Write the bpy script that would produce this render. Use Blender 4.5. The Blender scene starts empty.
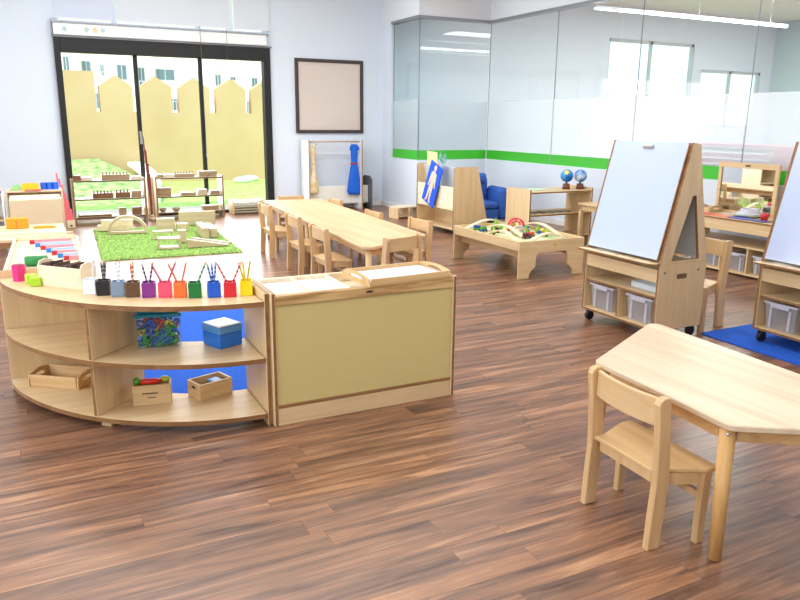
import bpy, bmesh, math, random
from mathutils import Vector, Matrix, Euler
random.seed(7)
SC = bpy.context.scene
COL = SC.collection
PI = math.pi

# ------------------------------------------------------------------ colours and materials
def lin(r, g, b):
    def f(c):
        c = c / 255.0
        return c / 12.92 if c <= 0.04045 else ((c + 0.055) / 1.055) ** 2.4
    return (f(r), f(g), f(b), 1.0)

_M = {}
def newmat(name):
    m = bpy.data.materials.new(name); m.use_nodes = True
    nt = m.node_tree
    return m, nt, nt.nodes['Principled BSDF']

def plain(name, rgb, rough=0.5, metal=0.0, coat=0.0, noise=0.04, spec=0.5):
    if name in _M: return _M[name]
    m, nt, b = newmat(name)
    c = lin(*rgb)
    n = nt.nodes.new('ShaderNodeTexNoise'); n.inputs['Scale'].default_value = 18; n.inputs['Detail'].default_value = 3
    tc = nt.nodes.new('ShaderNodeTexCoord'); nt.links.new(tc.outputs['Object'], n.inputs['Vector'])
    mx = nt.nodes.new('ShaderNodeMix'); mx.data_type = 'RGBA'
    mx.inputs[6].default_value = tuple(min(1, x * (1 - noise)) for x in c[:3]) + (1,)
    mx.inputs[7].default_value = tuple(min(1, x * (1 + noise)) for x in c[:3]) + (1,)
    nt.links.new(n.outputs['Fac'], mx.inputs[0]); nt.links.new(mx.outputs[2], b.inputs['Base Color'])
    b.inputs['Roughness'].default_value = rough; b.inputs['Metallic'].default_value = metal
    b.inputs['Coat Weight'].default_value = coat; b.inputs['Specular IOR Level'].default_value = spec
    _M[name] = m
    return m

def wood(name, light, dark, axis=2, scale=1.0, rough=0.42, streak=1.0):
    """streaky wood, grain along the given object axis"""
    if name in _M: return _M[name]
    m, nt, b = newmat(name)
    tc = nt.nodes.new('ShaderNodeTexCoord'); mp = nt.nodes.new('ShaderNodeMapping')
    s = [22.0 * scale] * 3; s[axis] = 1.6 * scale
    mp.inputs['Scale'].default_value = s
    nt.links.new(tc.outputs['Object'], mp.inputs['Vector'])
    n = nt.nodes.new('ShaderNodeTexNoise'); n.inputs['Scale'].default_value = 1.0; n.inputs['Detail'].default_value = 5
    n.inputs['Distortion'].default_value = 0.6
    nt.links.new(mp.outputs[0], n.inputs['Vector'])
    r = nt.nodes.new('ShaderNodeValToRGB')
    e = r.color_ramp.elements
    e[0].position = 0.5 - 0.22 / streak; e[0].color = lin(*dark)
    e[1].position = 0.5 + 0.16 / streak; e[1].color = lin(*light)
    nt.links.new(n.outputs['Fac'], r.inputs['Fac']); nt.links.new(r.outputs['Color'], b.inputs['Base Color'])
    b.inputs['Roughness'].default_value = rough; b.inputs['Specular IOR Level'].default_value = 0.4
    _M[name] = m
    return m

BIRCH = wood('birch_upright', (220, 192, 148), (208, 178, 132), 2)
BIRCHX = wood('birch_along_x', (222, 194, 150), (208, 178, 132), 0)
BIRCHY = wood('birch_along_y', (222, 194, 150), (208, 178, 132), 1)
PALE = wood('pale_birch', (238, 222, 192), (226, 205, 170), 1)
BEECH = wood('beech_chair', (216, 180, 132), (194, 154, 106), 2)
TABLEW = wood('maple_table_top', (224, 202, 172), (200, 174, 140), 1, 0.55, rough=.42)
OAK = wood('oak_rail', (212, 176, 120), (160, 118, 66), 0, 1.6, streak=1.6)
EDGE = wood('brown_edge_banding', (150, 108, 66), (122, 84, 48), 0, 1)
DARKW = wood('dark_stained_wood', (110, 76, 48), (74, 48, 30), 0, 1)
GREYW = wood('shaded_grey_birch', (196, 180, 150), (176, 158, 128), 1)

def glassmat(name, tint, ior=1.45, haze=0.0, hazecol=(240, 244, 248), rough=0.0):
    if name in _M: return _M[name]
    m = bpy.data.materials.new(name); m.use_nodes = True; nt = m.node_tree; nt.nodes.clear()
    o = nt.nodes.new('ShaderNodeOutputMaterial'); fr = nt.nodes.new('ShaderNodeFresnel'); fr.inputs['IOR'].default_value = ior
    tr = nt.nodes.new('ShaderNodeBsdfTransparent'); tr.inputs['Color'].default_value = lin(*tint)
    gl = nt.nodes.new('ShaderNodeBsdfGlossy'); gl.inputs['Roughness'].default_value = rough
    base = tr.outputs[0]
    if haze:
        df = nt.nodes.new('ShaderNodeBsdfDiffuse'); df.inputs['Color'].default_value = lin(*hazecol)
        tl = nt.nodes.new('ShaderNodeBsdfTranslucent'); tl.inputs['Color'].default_value = lin(*hazecol)
        a = nt.nodes.new('ShaderNodeMixShader'); a.inputs[0].default_value = 0.5
        nt.links.new(df.outputs[0], a.inputs[1]); nt.links.new(tl.outputs[0], a.inputs[2])
        h = nt.nodes.new('ShaderNodeMixShader'); h.inputs[0].default_value = haze
        nt.links.new(tr.outputs[0], h.inputs[1]); nt.links.new(a.outputs[0], h.inputs[2]); base = h.outputs[0]
    mx = nt.nodes.new('ShaderNodeMixShader')
    geo = nt.nodes.new('ShaderNodeNewGeometry'); mu = nt.nodes.new('ShaderNodeMath'); mu.operation = 'MULTIPLY_ADD'
    mu.inputs[1].default_value = -1.0; mu.inputs[2].default_value = 1.0       # outer surface reflects, inner surface only passes light
    nt.links.new(geo.outputs['Backfacing'], mu.inputs[0])
    m2 = nt.nodes.new('ShaderNodeMath'); m2.operation = 'MULTIPLY'; nt.links.new(fr.outputs[0], m2.inputs[0]); nt.links.new(mu.outputs[0], m2.inputs[1])
    nt.links.new(m2.outputs[0], mx.inputs[0]); nt.links.new(base, mx.inputs[1]); nt.links.new(gl.outputs[0], mx.inputs[2])
    nt.links.new(mx.outputs[0], o.inputs['Surface'])
    _M[name] = m
    return m

GLASS = glassmat('partition_glass', (244, 250, 250))
DGLASS = glassmat('door_glass', (248, 252, 252), 1.3)
FROST = glassmat('frosted_film', (248, 250, 252), 1.2, 0.38, (240, 246, 250), 0.2)
CLEARP = glassmat('clear_plastic', (248, 249, 253), 1.4, 0.42, (246, 247, 253), 0.1)

def emis(name, rgb, s):
    if name in _M: return _M[name]
    m = bpy.data.materials.new(name); m.use_nodes = True; nt = m.node_tree; nt.nodes.clear()
    o = nt.nodes.new('ShaderNodeOutputMaterial'); e = nt.nodes.new('ShaderNodeEmission')
    e.inputs[0].default_value = lin(*rgb); e.inputs[1].default_value = s
    nt.links.new(e.outputs[0], o.inputs['Surface']); _M[name] = m
    return m

def mottled(name, a, b_, scale, rough=0.9, bump=0.0, detail=6):
    if name in _M: return _M[name]
    m, nt, b = newmat(name)
    tc = nt.nodes.new('ShaderNodeTexCoord'); n = nt.nodes.new('ShaderNodeTexNoise')
    n.inputs['Scale'].default_value = scale; n.inputs['Detail'].default_value = detail
    nt.links.new(tc.outputs['Object'], n.inputs['Vector'])
    r = nt.nodes.new('ShaderNodeValToRGB'); r.color_ramp.elements[0].position = 0.36; r.color_ramp.elements[1].position = 0.64
    r.color_ramp.elements[0].color = lin(*a); r.color_ramp.elements[1].color = lin(*b_)
    nt.links.new(n.outputs['Fac'], r.inputs['Fac']); nt.links.new(r.outputs['Color'], b.inputs['Base Color'])
    b.inputs['Roughness'].default_value = rough; b.inputs['Specular IOR Level'].default_value = 0.25
    if bump:
        bp = nt.nodes.new('ShaderNodeBump'); bp.inputs['Strength'].default_value = bump; bp.inputs['Distance'].default_value = 0.02
        nt.links.new(n.outputs['Fac'], bp.inputs['Height']); nt.links.new(bp.outputs[0], b.inputs['Normal'])
    _M[name] = m
    return m

def floormat():
    m, nt, b = newmat('walnut_plank_floor')
    L = nt.links.new; N = nt.nodes.new
    tc = N('ShaderNodeTexCoord')
    br = N('ShaderNodeTexBrick'); br.inputs['Scale'].default_value = 1.0
    br.inputs['Brick Width'].default_value = 1.25; br.inputs['Row Height'].default_value = 0.105
    br.inputs['Mortar Size'].default_value = 0.0012; br.inputs['Mortar Smooth'].default_value = 0.3
    br.offset = 0.0
    br.inputs['Color1'].default_value = (0, 0, 0, 1); br.inputs['Color2'].default_value = (1, 1, 1, 1)
    br.inputs['Mortar'].default_value = (0.2, 0.2, 0.2, 1)
    # every row of planks starts at its own place
    sp = N('ShaderNodeSeparateXYZ'); L(tc.outputs['Object'], sp.inputs[0])
    dv = N('ShaderNodeMath'); dv.operation = 'DIVIDE'; dv.inputs[1].default_value = 0.105; L(sp.outputs[1], dv.inputs[0])
    fl = N('ShaderNodeMath'); fl.operation = 'FLOOR'; L(dv.outputs[0], fl.inputs[0])
    wn = N('ShaderNodeTexWhiteNoise'); wn.noise_dimensions = '1D'; L(fl.outputs[0], wn.inputs['W'])
    sh = N('ShaderNodeMath'); sh.operation = 'MULTIPLY_ADD'; sh.inputs[1].default_value = 1.25; L(wn.outputs['Value'], sh.inputs[0]); L(sp.outputs[0], sh.inputs[2])
    cb = N('ShaderNodeCombineXYZ'); L(sh.outputs[0], cb.inputs[0]); L(sp.outputs[1], cb.inputs[1]); L(cb.outputs[0], br.inputs['Vector'])
    # grain, shifted plank by plank
    add = N('ShaderNodeVectorMath'); add.operation = 'MULTIPLY_ADD'
    add.inputs[1].default_value = (7.3, 3.1, 11.0)
    L(br.outputs['Color'], add.inputs[0]); L(tc.outputs['Object'], add.inputs[2])
    mp = N('ShaderNodeMapping'); mp.inputs['Scale'].default_value = (1.2, 15, 1)
    L(add.outputs[0], mp.inputs['Vector'])
    n1 = N('ShaderNodeTexNoise'); n1.inputs['Scale'].default_value = 1.0; n1.inputs['Detail'].default_value = 7
    n1.inputs['Roughness'].default_value = 0.55; n1.inputs['Distortion'].default_value = 1.0
    L(mp.outputs[0], n1.inputs['Vector'])
    r = N('ShaderNodeValToRGB'); e = r.color_ramp.elements
    e[0].position = 0.27; e[0].color = lin(76, 49, 37)
    e[1].position = 0.76; e[1].color = lin(188, 145, 110)
    k = e.new(0.42); k.color = lin(116, 84, 66)
    k = e.new(0.58); k.color = lin(150, 108, 80)
    mp2 = N('ShaderNodeMapping'); mp2.inputs['Scale'].default_value = (5, 75, 1); L(add.outputs[0], mp2.inputs['Vector'])
    n2 = N('ShaderNodeTexNoise'); n2.inputs['Scale'].default_value = 1.0; n2.inputs['Detail'].default_value = 4; n2.inputs['Distortion'].default_value = 0.8
    L(mp2.outputs[0], n2.inputs['Vector'])
    gm = N('ShaderNodeMath'); gm.operation = 'MULTIPLY_ADD'; gm.inputs[1].default_value = 0.34; L(n2.outputs['Fac'], gm.inputs[0])
    g2 = N('ShaderNodeMath'); g2.operation = 'MULTIPLY_ADD'; g2.inputs[1].default_value = 1.0; g2.inputs[2].default_value = -0.17; L(n1.outputs['Fac'], g2.inputs[0]); L(g2.outputs[0], gm.inputs[2])
    L(gm.outputs[0], r.inputs['Fac'])
    # per plank tone
    tone = N('ShaderNodeMix'); tone.data_type = 'RGBA'; tone.blend_type = 'MULTIPLY'; tone.inputs[0].default_value = 1.0
    tr = N('ShaderNodeValToRGB'); tr.color_ramp.elements[0].color = (0.76, 0.755, 0.79, 1); tr.color_ramp.elements[1].color = (1.12, 1.08, 1.0, 1)
    L(br.outputs['Color'], tr.inputs['Fac']); L(r.outputs['Color'], tone.inputs[6]); L(tr.outputs['Color'], tone.inputs[7])
    seam = N('ShaderNodeMix'); seam.data_type = 'RGBA'; seam.inputs[7].default_value = lin(66, 42, 32)
    sm = N('ShaderNodeMath'); sm.operation = 'MULTIPLY'; sm.inputs[1].default_value = 0.6
    L(br.outputs['Fac'], sm.inputs[0]); L(sm.outputs[0], seam.inputs[0]); L(tone.outputs[2], seam.inputs[6])
    L(seam.outputs[2], b.inputs['Base Color'])
    b.inputs['Roughness'].default_value = 0.34
    b.inputs['Specular IOR Level'].default_value = 0.55
    return m

WALLM = plain('wall_paint_cool_white', (221, 230, 242), 0.6, noise=0.01)
WHITEP = plain('white_paint', (240, 242, 244), 0.5, noise=0.01)
CEILM = plain('ceiling_white', (244, 244, 242), 0.8, noise=0.01)
BLACK = plain('black_frame_metal', (15, 14, 16), 0.5)
GREYM = plain('grey_metal_rail', (150, 152, 158), 0.35, 0.6)
STEEL = plain('steel', (190, 192, 196), 0.25, 0.9)
GREENB = plain('green_band', (62, 186, 38), 0.5)
BLACKP = plain('black_plastic', (30, 30, 32), 0.45)
WHITEB = plain('whiteboard_gloss', (188, 201, 228), 0.14, noise=0.005)
WHITES = plain('white_paper', (226, 228, 236), 0.6)

# ------------------------------------------------------------------ mesh building
class MB:
    def __init__(s): s.bm = bmesh.new()
    def _xf(s, vs, M):
        for v in vs: v.co = M @ v.co
    def box(s, x0, x1, y0, y1, z0, z1, bev=0.003, mi=0, M=None, edge=None, thin=None):
        """edge: material index of the narrow faces; thin: axis of the board's thickness"""
        r = bmesh.ops.create_cube(s.bm, size=1.0); vs = r['verts']
        for v in vs:
            v.co = Vector(((x0 + x1) / 2 + v.co.x * (x1 - x0), (y0 + y1) / 2 + v.co.y * (y1 - y0), (z0 + z1) / 2 + v.co.z * (z1 - z0)))
        fs = set(f for v in vs for f in v.link_faces)
        if thin is None: thin = min(range(3), key=lambda i: (x1 - x0, y1 - y0, z1 - z0)[i])
        for f in fs:
            f.material_index = mi
            if edge is not None and abs(f.normal[thin]) < 0.5: f.material_index = edge
        d = min(x1 - x0, y1 - y0, z1 - z0)
        if bev and d > bev * 2.5:
            es = list(set(e for v in vs for e in v.link_edges))
            rr = bmesh.ops.bevel(s.bm, geom=es, offset=bev, segments=1, affect='EDGES', profile=0.5)
            vs = list(set(v for f in fs if f.is_valid for v in f.verts) | set(v for f in rr['faces'] for v in f.verts))
        if M is not None: s._xf(vs, M)
        return vs
    def prism(s, pts, axis, a0, a1, mi=0, edge=None, M=None, bev=0.0):
        """pts: 2D outline in the two other axes (cyclic order y,z / x,z / x,y)"""
        def P(p, a):
            if axis == 0: return Vector((a, p[0], p[1]))
            if axis == 1: return Vector((p[0], a, p[1]))
            return Vector((p[0], p[1], a))
        A = [s.bm.verts.new(P(p, a0)) for p in pts]; B = [s.bm.verts.new(P(p, a1)) for p in pts]
        f1 = s.bm.faces.new(A); f2 = s.bm.faces.new(B[::-1]); f1.material_index = f2.material_index = mi
        n = len(pts); side = []
        for i in range(n):
            f = s.bm.faces.new((A[i], B[i], B[(i + 1) % n], A[(i + 1) % n])); f.material_index = mi if edge is None else edge; side.append(f)
        bmesh.ops.recalc_face_normals(s.bm, faces=[f1, f2] + side)
        vs = A + B
        if bev:
            es = [e for f in (f1, f2) for e in f.edges]
            rr = bmesh.ops.bevel(s.bm, geom=list(set(es)), offset=bev, segments=1, affect='EDGES', profile=0.5)
            vs = list(set(v for f in [f1, f2] + side if f.is_valid for v in f.verts) | set(v for f in rr['faces'] for v in f.verts))
        if M is not None: s._xf(vs, M)
    def frame(s, outer, inner, axis, a0, a1, mi=0, edge=None, M=None):
        """plate with one hole: outer and inner outlines with the same number of points"""
        def P(p, a):
            if axis == 0: return Vector((a, p[0], p[1]))
            if axis == 1: return Vector((p[0], a, p[1]))
            return Vector((p[0], p[1], a))
        V = [[s.bm.verts.new(P(p, a)) for p in ring] for a in (a0, a1) for ring in (outer, inner)]
        n = len(outer); fs = []
        for i in range(n):
            j = (i + 1) % n
            for q, mm in (((V[0][i], V[0][j], V[1][j], V[1][i]), mi), ((V[2][i], V[3][i], V[3][j], V[2][j]), mi),
                          ((V[0][i], V[2][i], V[2][j], V[0][j]), mi if edge is None else edge), ((V[1][i], V[1][j], V[3][j], V[3][i]), mi if edge is None else edge)):
                f = s.bm.faces.new(q); f.material_index = mm; fs.append(f)
        bmesh.ops.recalc_face_normals(s.bm, faces=fs)
        if M is not None: s._xf([v for r in V for v in r], M)
    def cyl(s, p0, p1, r0, r1=None, seg=16, mi=0, smooth=True):
        r1 = r0 if r1 is None else r1
        p0 = Vector(p0); p1 = Vector(p1); d = p1 - p0
        q = Vector((0, 0, 1)).rotation_difference(d).to_matrix()
        A = []; B = []
        for i in range(seg):
            a = 2 * PI * i / seg; c = Vector((math.cos(a), math.sin(a), 0))
            A.append(s.bm.verts.new(p0 + q @ (c * r0))); B.append(s.bm.verts.new(p1 + q @ (c * r1)))
        f1 = s.bm.faces.new(A[::-1]); f2 = s.bm.faces.new(B); f1.material_index = f2.material_index = mi
        for i in range(seg):
            f = s.bm.faces.new((A[i], A[(i + 1) % seg], B[(i + 1) % seg], B[i])); f.material_index = mi; f.smooth = smooth
    def lathe(s, prof, seg=20, c=(0, 0, 0), mi=0, M=None):
        rings = []; vs = []
        for r, z in prof:
            ring = [s.bm.verts.new(Vector((c[0] + r * math.cos(2 * PI * i / seg), c[1] + r * math.sin(2 * PI * i / seg), c[2] + z))) for i in range(seg)]
            rings.append(ring); vs += ring
        for a, b in zip(rings, rings[1:]):
            for i in range(seg):
                f = s.bm.faces.new((a[i], a[(i + 1) % seg], b[(i + 1) % seg], b[i])); f.smooth = True; f.material_index = mi
        for ring, rev in ((rings[0], True), (rings[-1], False)):
            f = s.bm.faces.new(ring[::-1] if rev else ring); f.material_index = mi
        if M is not None: s._xf(vs, M)
    def tube(s, pts, r, seg=8, mi=0, closed=False):
        pts = [Vector(p) for p in pts]; n = len(pts); rings = []
        for i, p in enumerate(pts):
            if closed: d = pts[(i + 1) % n] - pts[i - 1]
            else: d = pts[min(i + 1, n - 1)] - pts[max(i - 1, 0)]
            q = Vector((0, 0, 1)).rotation_difference(d).to_matrix()
            rr = r[i] if isinstance(r, (list, tuple)) else r
            rings.append([s.bm.verts.new(p + q @ Vector((rr * math.cos(2 * PI * k / seg), rr * math.sin(2 * PI * k / seg), 0))) for k in range(seg)])
        rng = range(n) if closed else range(n - 1)
        for i in rng:
            a = rings[i]; b = rings[(i + 1) % n]
            off = 0
            if closed and i == n - 1:
                off = min(range(seg), key=lambda k: (a[0].co - b[k].co).length)
            for k in range(seg):
                f = s.bm.faces.new((a[k], a[(k + 1) % seg], b[(k + 1 + off) % seg], b[(k + off) % seg])); f.smooth = True; f.material_index = mi
        if not closed:
            s.bm.faces.new(rings[0][::-1]).material_index = mi; s.bm.faces.new(rings[-1]).material_index = mi
    def sweep(s, path, w, h, mi=0, edge=None):
        """flat ribbon of width w (horizontal) and height h along a path"""
        pts = [Vector(p) for p in path]; n = len(pts); R = []
        for i, p in enumerate(pts):
            d = pts[min(i + 1, n - 1)] - pts[max(i - 1, 0)]; d.z = 0; d.normalize()
            t = Vector((-d.y, d.x, 0)) * w / 2; u = Vector((0, 0, h))
            R.append([s.bm.verts.new(q) for q in (p - t, p + t, p + t + u, p - t + u)])
        fs = []
        for a, b in zip(R, R[1:]):
            for k in range(4):
                f = s.bm.faces.new((a[k], a[(k + 1) % 4], b[(k + 1) % 4], b[k])); fs.append(f); f.material_index = mi
        fs.append(s.bm.faces.new(R[0][::-1])); fs.append(s.bm.faces.new(R[-1]))
        bmesh.ops.recalc_face_normals(s.bm, faces=fs)
    def ball(s, c, r, mi=0, sc=(1, 1, 1), seg=16):
        rr = bmesh.ops.create_uvsphere(s.bm, u_segments=seg, v_segments=max(6, seg // 2), radius=r)
        for v in rr['verts']:
            v.co = Vector((v.co.x * sc[0] + c[0], v.co.y * sc[1] + c[1], v.co.z * sc[2] + c[2]))
        for f in set(f for v in rr['verts'] for f in v.link_faces): f.smooth = True; f.material_index = mi
    def build(s, name, mats, parent=None, loc=(0, 0, 0), rz=0.0):
        me = bpy.data.meshes.new(name); s.bm.normal_update(); s.bm.to_mesh(me); s.bm.free()
        if not isinstance(mats, (list, tuple)): mats = [mats]
        for m in mats: me.materials.append(m)
        o = bpy.data.objects.new(name, me); COL.objects.link(o)
        o.location = loc; o.rotation_euler = (0, 0, rz)
        if parent is not None: o.parent = parent
        return o

def tag(o, label, cat, group=None, kind=None):
    o['label'] = label; o['category'] = cat
    if group: o['group'] = group
    if kind: o['kind'] = kind
    return o
def thing(name, label, cat, loc=(0, 0, 0), rz=0.0, group=None):
    o = bpy.data.objects.new(name, None); COL.objects.link(o); o.empty_display_size = 0.1
    o.location = loc; o.rotation_euler = (0, 0, rz)
    return tag(o, label, cat, group)
def struct(name, mb, mats, parent=None):
    o = mb.build(name, mats, parent)
    if parent is None: o['kind'] = 'structure'
    return o
def copy_tree(o, parent=None):
    c = o.copy(); COL.objects.link(c)
    if parent is not None: c.parent = parent
    for ch in [x for x in bpy.data.objects if x.parent == o]: copy_tree(ch, c)
    return c
def dup(o, loc, rz, label, scale=None):
    c = copy_tree(o); c.location = loc; c.rotation_euler = (0, 0, rz); c['label'] = label
    if scale: c.scale = (scale,) * 3
    return c
def one(name, mb, mats, label, cat, loc=(0, 0, 0), rz=0.0, group=None):
    return tag(mb.build(name, mats, None, loc, rz), label, cat, group)
def B(*a, **k):
    m = MB(); m.box(*a, **k); return m
def rrect(x0, x1, y0, y1, r, n=5):
    out = []
    for cx, cy, a0 in ((x1 - r, y1 - r, 0), (x0 + r, y1 - r, 90), (x0 + r, y0 + r, 180), (x1 - r, y0 + r, 270)):
        for i in range(n + 1):
            a = math.radians(a0 + 90 * i / n); out.append((cx + r * math.cos(a), cy + r * math.sin(a)))
    return out
R = math.radians

# ------------------------------------------------------------------ camera
f_px, yaw, pitch, roll = 727.93, 0.468018, 0.242251, 0.0096964
fwd = Vector((math.sin(yaw) * math.cos(pitch), math.cos(yaw) * math.cos(pitch), -math.sin(pitch)))
rt0 = Vector((math.cos(yaw), -math.sin(yaw), 0)); up0 = rt0.cross(fwd)
rt = rt0 * math.cos(roll) + up0 * math.sin(roll); up = -rt0 * math.sin(roll) + up0 * math.cos(roll)
cam = bpy.data.objects.new('camera', bpy.data.cameras.new('camera')); COL.objects.link(cam)
cam.data.sensor_width = 36; cam.data.lens = 36 * f_px / 800; cam.data.clip_start = 0.05; cam.data.clip_end = 300
Mc = Matrix((rt, up, -fwd)).transposed().to_4x4(); Mc.translation = Vector((0, 0, 1.5)); cam.matrix_world = Mc
SC.camera = cam

# ------------------------------------------------------------------ room shell
YW = 11.98      # garden wall of the room
XC = 5.67       # corner where that wall meets the glass box
YG = 10.66      # glass face towards the room
XG = 7.00       # long glass partition
CH = 3.75       # ceiling height
m = MB(); m.box(-2.7, 15.7, -3.1, YW + 0.15, -0.12, 0.0, bev=0); struct('floor', m, floormat())
m = MB(); m.box(-2.7, 15.7, -3.1, YW + 0.15, CH, CH + 0.12, bev=0); struct('ceiling', m, CEILM)
# back wall with door, transom and two windows of the next room
def wall_with_holes(m, x0, x1, z0, z1, y0, y1, holes):
    xs = sorted(set([x0, x1] + [h[0] for h in holes] + [h[1] for h in holes]))
    for a, b in zip(xs, xs[1:]):
        zs = [(z0, z1)]
        for hx0, hx1, hz0, hz1 in holes:
            if hx0 <= a and hx1 >= b:
                nz = []
                for p, q in zs:
                    if p < hz0: nz.append((p, min(q, hz0)))
                    if q > hz1: nz.append((max(p, hz1), q))
                zs = nz
        for p, q in zs:
            if q - p > 1e-4: m.box(a, b, y0, y1, p, q, bev=0)
DX0, DX1, DZ = 0.52, 3.62, 2.60
AW = [(10.75, 13.15, 2.00, 3.15), (13.40, 15.35, 1.4, 2.64)]
m = MB(); wall_with_holes(m, -2.7, 15.7, 0, CH, YW, YW + 0.15, [(DX0, DX1, 0, DZ), (DX0, DX1, 2.84, 3.55)] + AW)
struct('wall_back', m, WALLM)
# left wall with a row of unseen windows added as a light source (behind the picture's left edge), front wall, far wall of the next room
m = MB()
for y0, y1, z0, z1 in ((-3.1, YW + 0.15, 0, 0.9), (-3.1, YW + 0.15, 2.9, CH), (-3.1, -2.0, 0.9, 2.9), (1.2, 2.0, 0.9, 2.9), (5.2, 6.0, 0.9, 2.9), (9.2, YW + 0.15, 0.9, 2.9)):
    m.box(-2.85, -2.7, y0, y1, z0, z1, bev=0)
struct('wall_left', m, WALLM)
for i, (y0, y1) in enumerate(((-2.0, 1.2), (2.0, 5.2), (6.0, 9.2))):
    m = MB()
    for a, b, c, d in ((y0, y0 + .06, .9, 2.9), (y1 - .06, y1, .9, 2.9), (y0, y1, .9, .96), (y0, y1, 2.84, 2.9), ((y0 + y1) / 2 - .03, (y0 + y1) / 2 + .03, .9, 2.9)):
        m.box(-2.80, -2.74, a, b, c, d, bev=0)
    struct('window_%d' % (4 + i), m, WHITEP)  # frames of the unseen windows, invented to bring light in
struct('wall_front', B(-2.7, 15.7, -3.25, -3.1, 0, CH, bev=0), WALLM)
m = MB(); m.box(15.7, 15.85, -3.25, YW + .15, 0, CH, bev=0); struct('wall_right', m, plain('wall_paint_grey_teal', (200, 216, 222), 0.6, noise=.01))
# low wall under the glass, soffit over the glass
YP = 11.63
def follow(m, z0, z1, t, off=0.0, ylo=-3.0, yhi=YW):
    m.box(XC - off, XC - off + t, YG - off, yhi, z0, z1, bev=0)
    m.box(XC - off + t, XG - off, YG - off, YG - off + t, z0, z1, bev=0)
    m.box(XG - off, XG - off + t, ylo, YG - off + t, z0, z1, bev=0)
m = MB(); follow(m, 0, 0.868, 0.10); struct('wall_partition', m, WALLM)
m = MB(); follow(m, 3.095, CH, 0.10); struct('wall_soffit', m, plain('soffit_paint', (224, 228, 234), 0.6, noise=.01))
m = MB(); m.box(XC, XC + .10, YP, YW, .869, 3.094, bev=0); struct('wall_pillar', m, WALLM)
m = MB(); follow(m, 3.055, 3.094, 0.12, 0.012, yhi=YP - .001); struct('trim_1', m, GREYM)
m = MB(); follow(m, 0.0, 0.09, 0.014, 0.0145); struct('baseboard_right', m, WHITEP)
m = MB(); m.box(-2.6, DX0 - .06, YW - .0155, YW - .0005, 0, 0.09, bev=0); m.box(DX1 + .08, XC - .02, YW - .0155, YW - .0005, 0, 0.09, bev=0)
struct('baseboard_back', m, WHITEP)
# glass partition: three windows, each pane with film and band
def glass_run(idx, panes):
    m = MB(); 
    for (x0, x1, y0, y1) in panes: m.box(x0, x1, y0, y1, 0.87, 3.054, bev=0)
    g = struct('window_%d' % idx, m, GLASS)
    m1 = MB(); m2 = MB()
    for (x0, x1, y0, y1) in panes:
        e = 0.004
        if x1 - x0 < y1 - y0: a = (x0 - e, x0 - .0005, y0 + .004, y1 - .004)
        else: a = (x0 + .004, x1 - .004, y0 - e, y0 - .0005)
        m1.box(*a, 1.022, 1.82, bev=0); m2.box(*a, 0.872, 1.021, bev=0)
    m1.build('frosted_film', FROST, g); m2.build('green_band', GREENB, g)
glass_run(1, [(XC + .04, XC + .052, YG + .055, YP - .004)])
glass_run(2, [(XC + .045, XG + .03, YG + .04, YG + .052)])
ys = [YG + .03, 8.95, 7.28, 5.60, 3.93, 2.25, 0.58, -1.1, -3.0]
glass_run(3, [(XG + .04, XG + .052, b + .003, a - .003) for a, b in zip(ys, ys[1:])])
m = MB()
m.cyl((XC + .046, YG + .048, .87), (XC + .046, YG + .048, 3.054), .009, seg=8)
m.cyl((XC + .046, YP - .012, .87), (XC + .046, YP - .012, 3.054), .008, seg=8)
m.cyl((XG + .046, YG + .040, .87), (XG + .046, YG + .040, 3.054), .007, seg=8)
for y in ys[1:-1]: m.box(XG + .0385, XG + .0535, y - .003, y + .003, .87, 3.054, bev=0)
struct('trim_2', m, plain('seam_grey', (130, 138, 146), 0.4))

# sliding garden door
m = MB()
m.box(DX0 - .03, DX0 + .055, YW - .05, YW + .11, 0, DZ, bev=.004); m.box(DX1 - .08, DX1 + .03, YW - .05, YW + .11, 0, DZ, bev=.004)
m.box(DX0 + .055, DX1 - .08, YW - .05, YW + .11, 2.40, DZ, bev=.004)
m.box(DX0 + .055, DX1 - .08, YW + .0, YW + .11, 0, .035, bev=.003)
dr = struct('door_1', m, BLACK)
m = MB()
for x in (1.585, 2.545): m.box(x - .03, x + .03, YW + .01, YW + .08, .035, 2.40, bev=.004)
m.build('door_stile', BLACK, dr)
for a, b in ((DX0 + .055, 1.555), (1.615, 2.515), (2.575, DX1 - .08)):
    B(a, b, YW + .04, YW + .048, .035, 2.40, bev=0).build('door_pane', DGLASS, dr)
m = MB(); m.box(1.565, 1.60, YW - .02, YW + .008, 1.10, 1.30, bev=.006); m.build('door_handle', STEEL, dr)
m = MB(); m.box(DX0 - .045, DX0 - .031, YW - .06, YW - .002, 0.0, 2.84, bev=0); m.box(DX0 - .045, DX1 + .06, YW - .06, YW - .0, 2.605, 2.625, bev=0)
struct('trim_3', m, GREYM)
# white pelmet with small stickers
t = thing('pelmet_box', 'long white pelmet box above the garden door with pale stickers', 'pelmet', (2.05, YW, 2.63))
m = MB(); m.box(-1.55, 1.53, -.12, -.002, 0, .155, bev=.004); m.build('pelmet_board', WHITEP, t)
m = MB(); m.box(-1.56, 1.57, -.13, -.003, .1555, .175, bev=.003); m.build('rail', GREYM, t)
rs = random.Random(3)
for cx in (-1.40, -1.11, -1.0, -.90):
    m = MB(); m.prism([(cx + rs.uniform(.02, .04) * math.cos(a_ * PI / 5), .08 + rs.uniform(.025, .05) * math.sin(a_ * PI / 5)) for a_ in range(10)], 1, -.1222, -.1203)
    m.build('sticker', plain('sticker_orange', (244, 214, 160), .5) if cx == -1.0 else plain('sticker_green', (180, 210, 200), .5), t)
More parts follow.
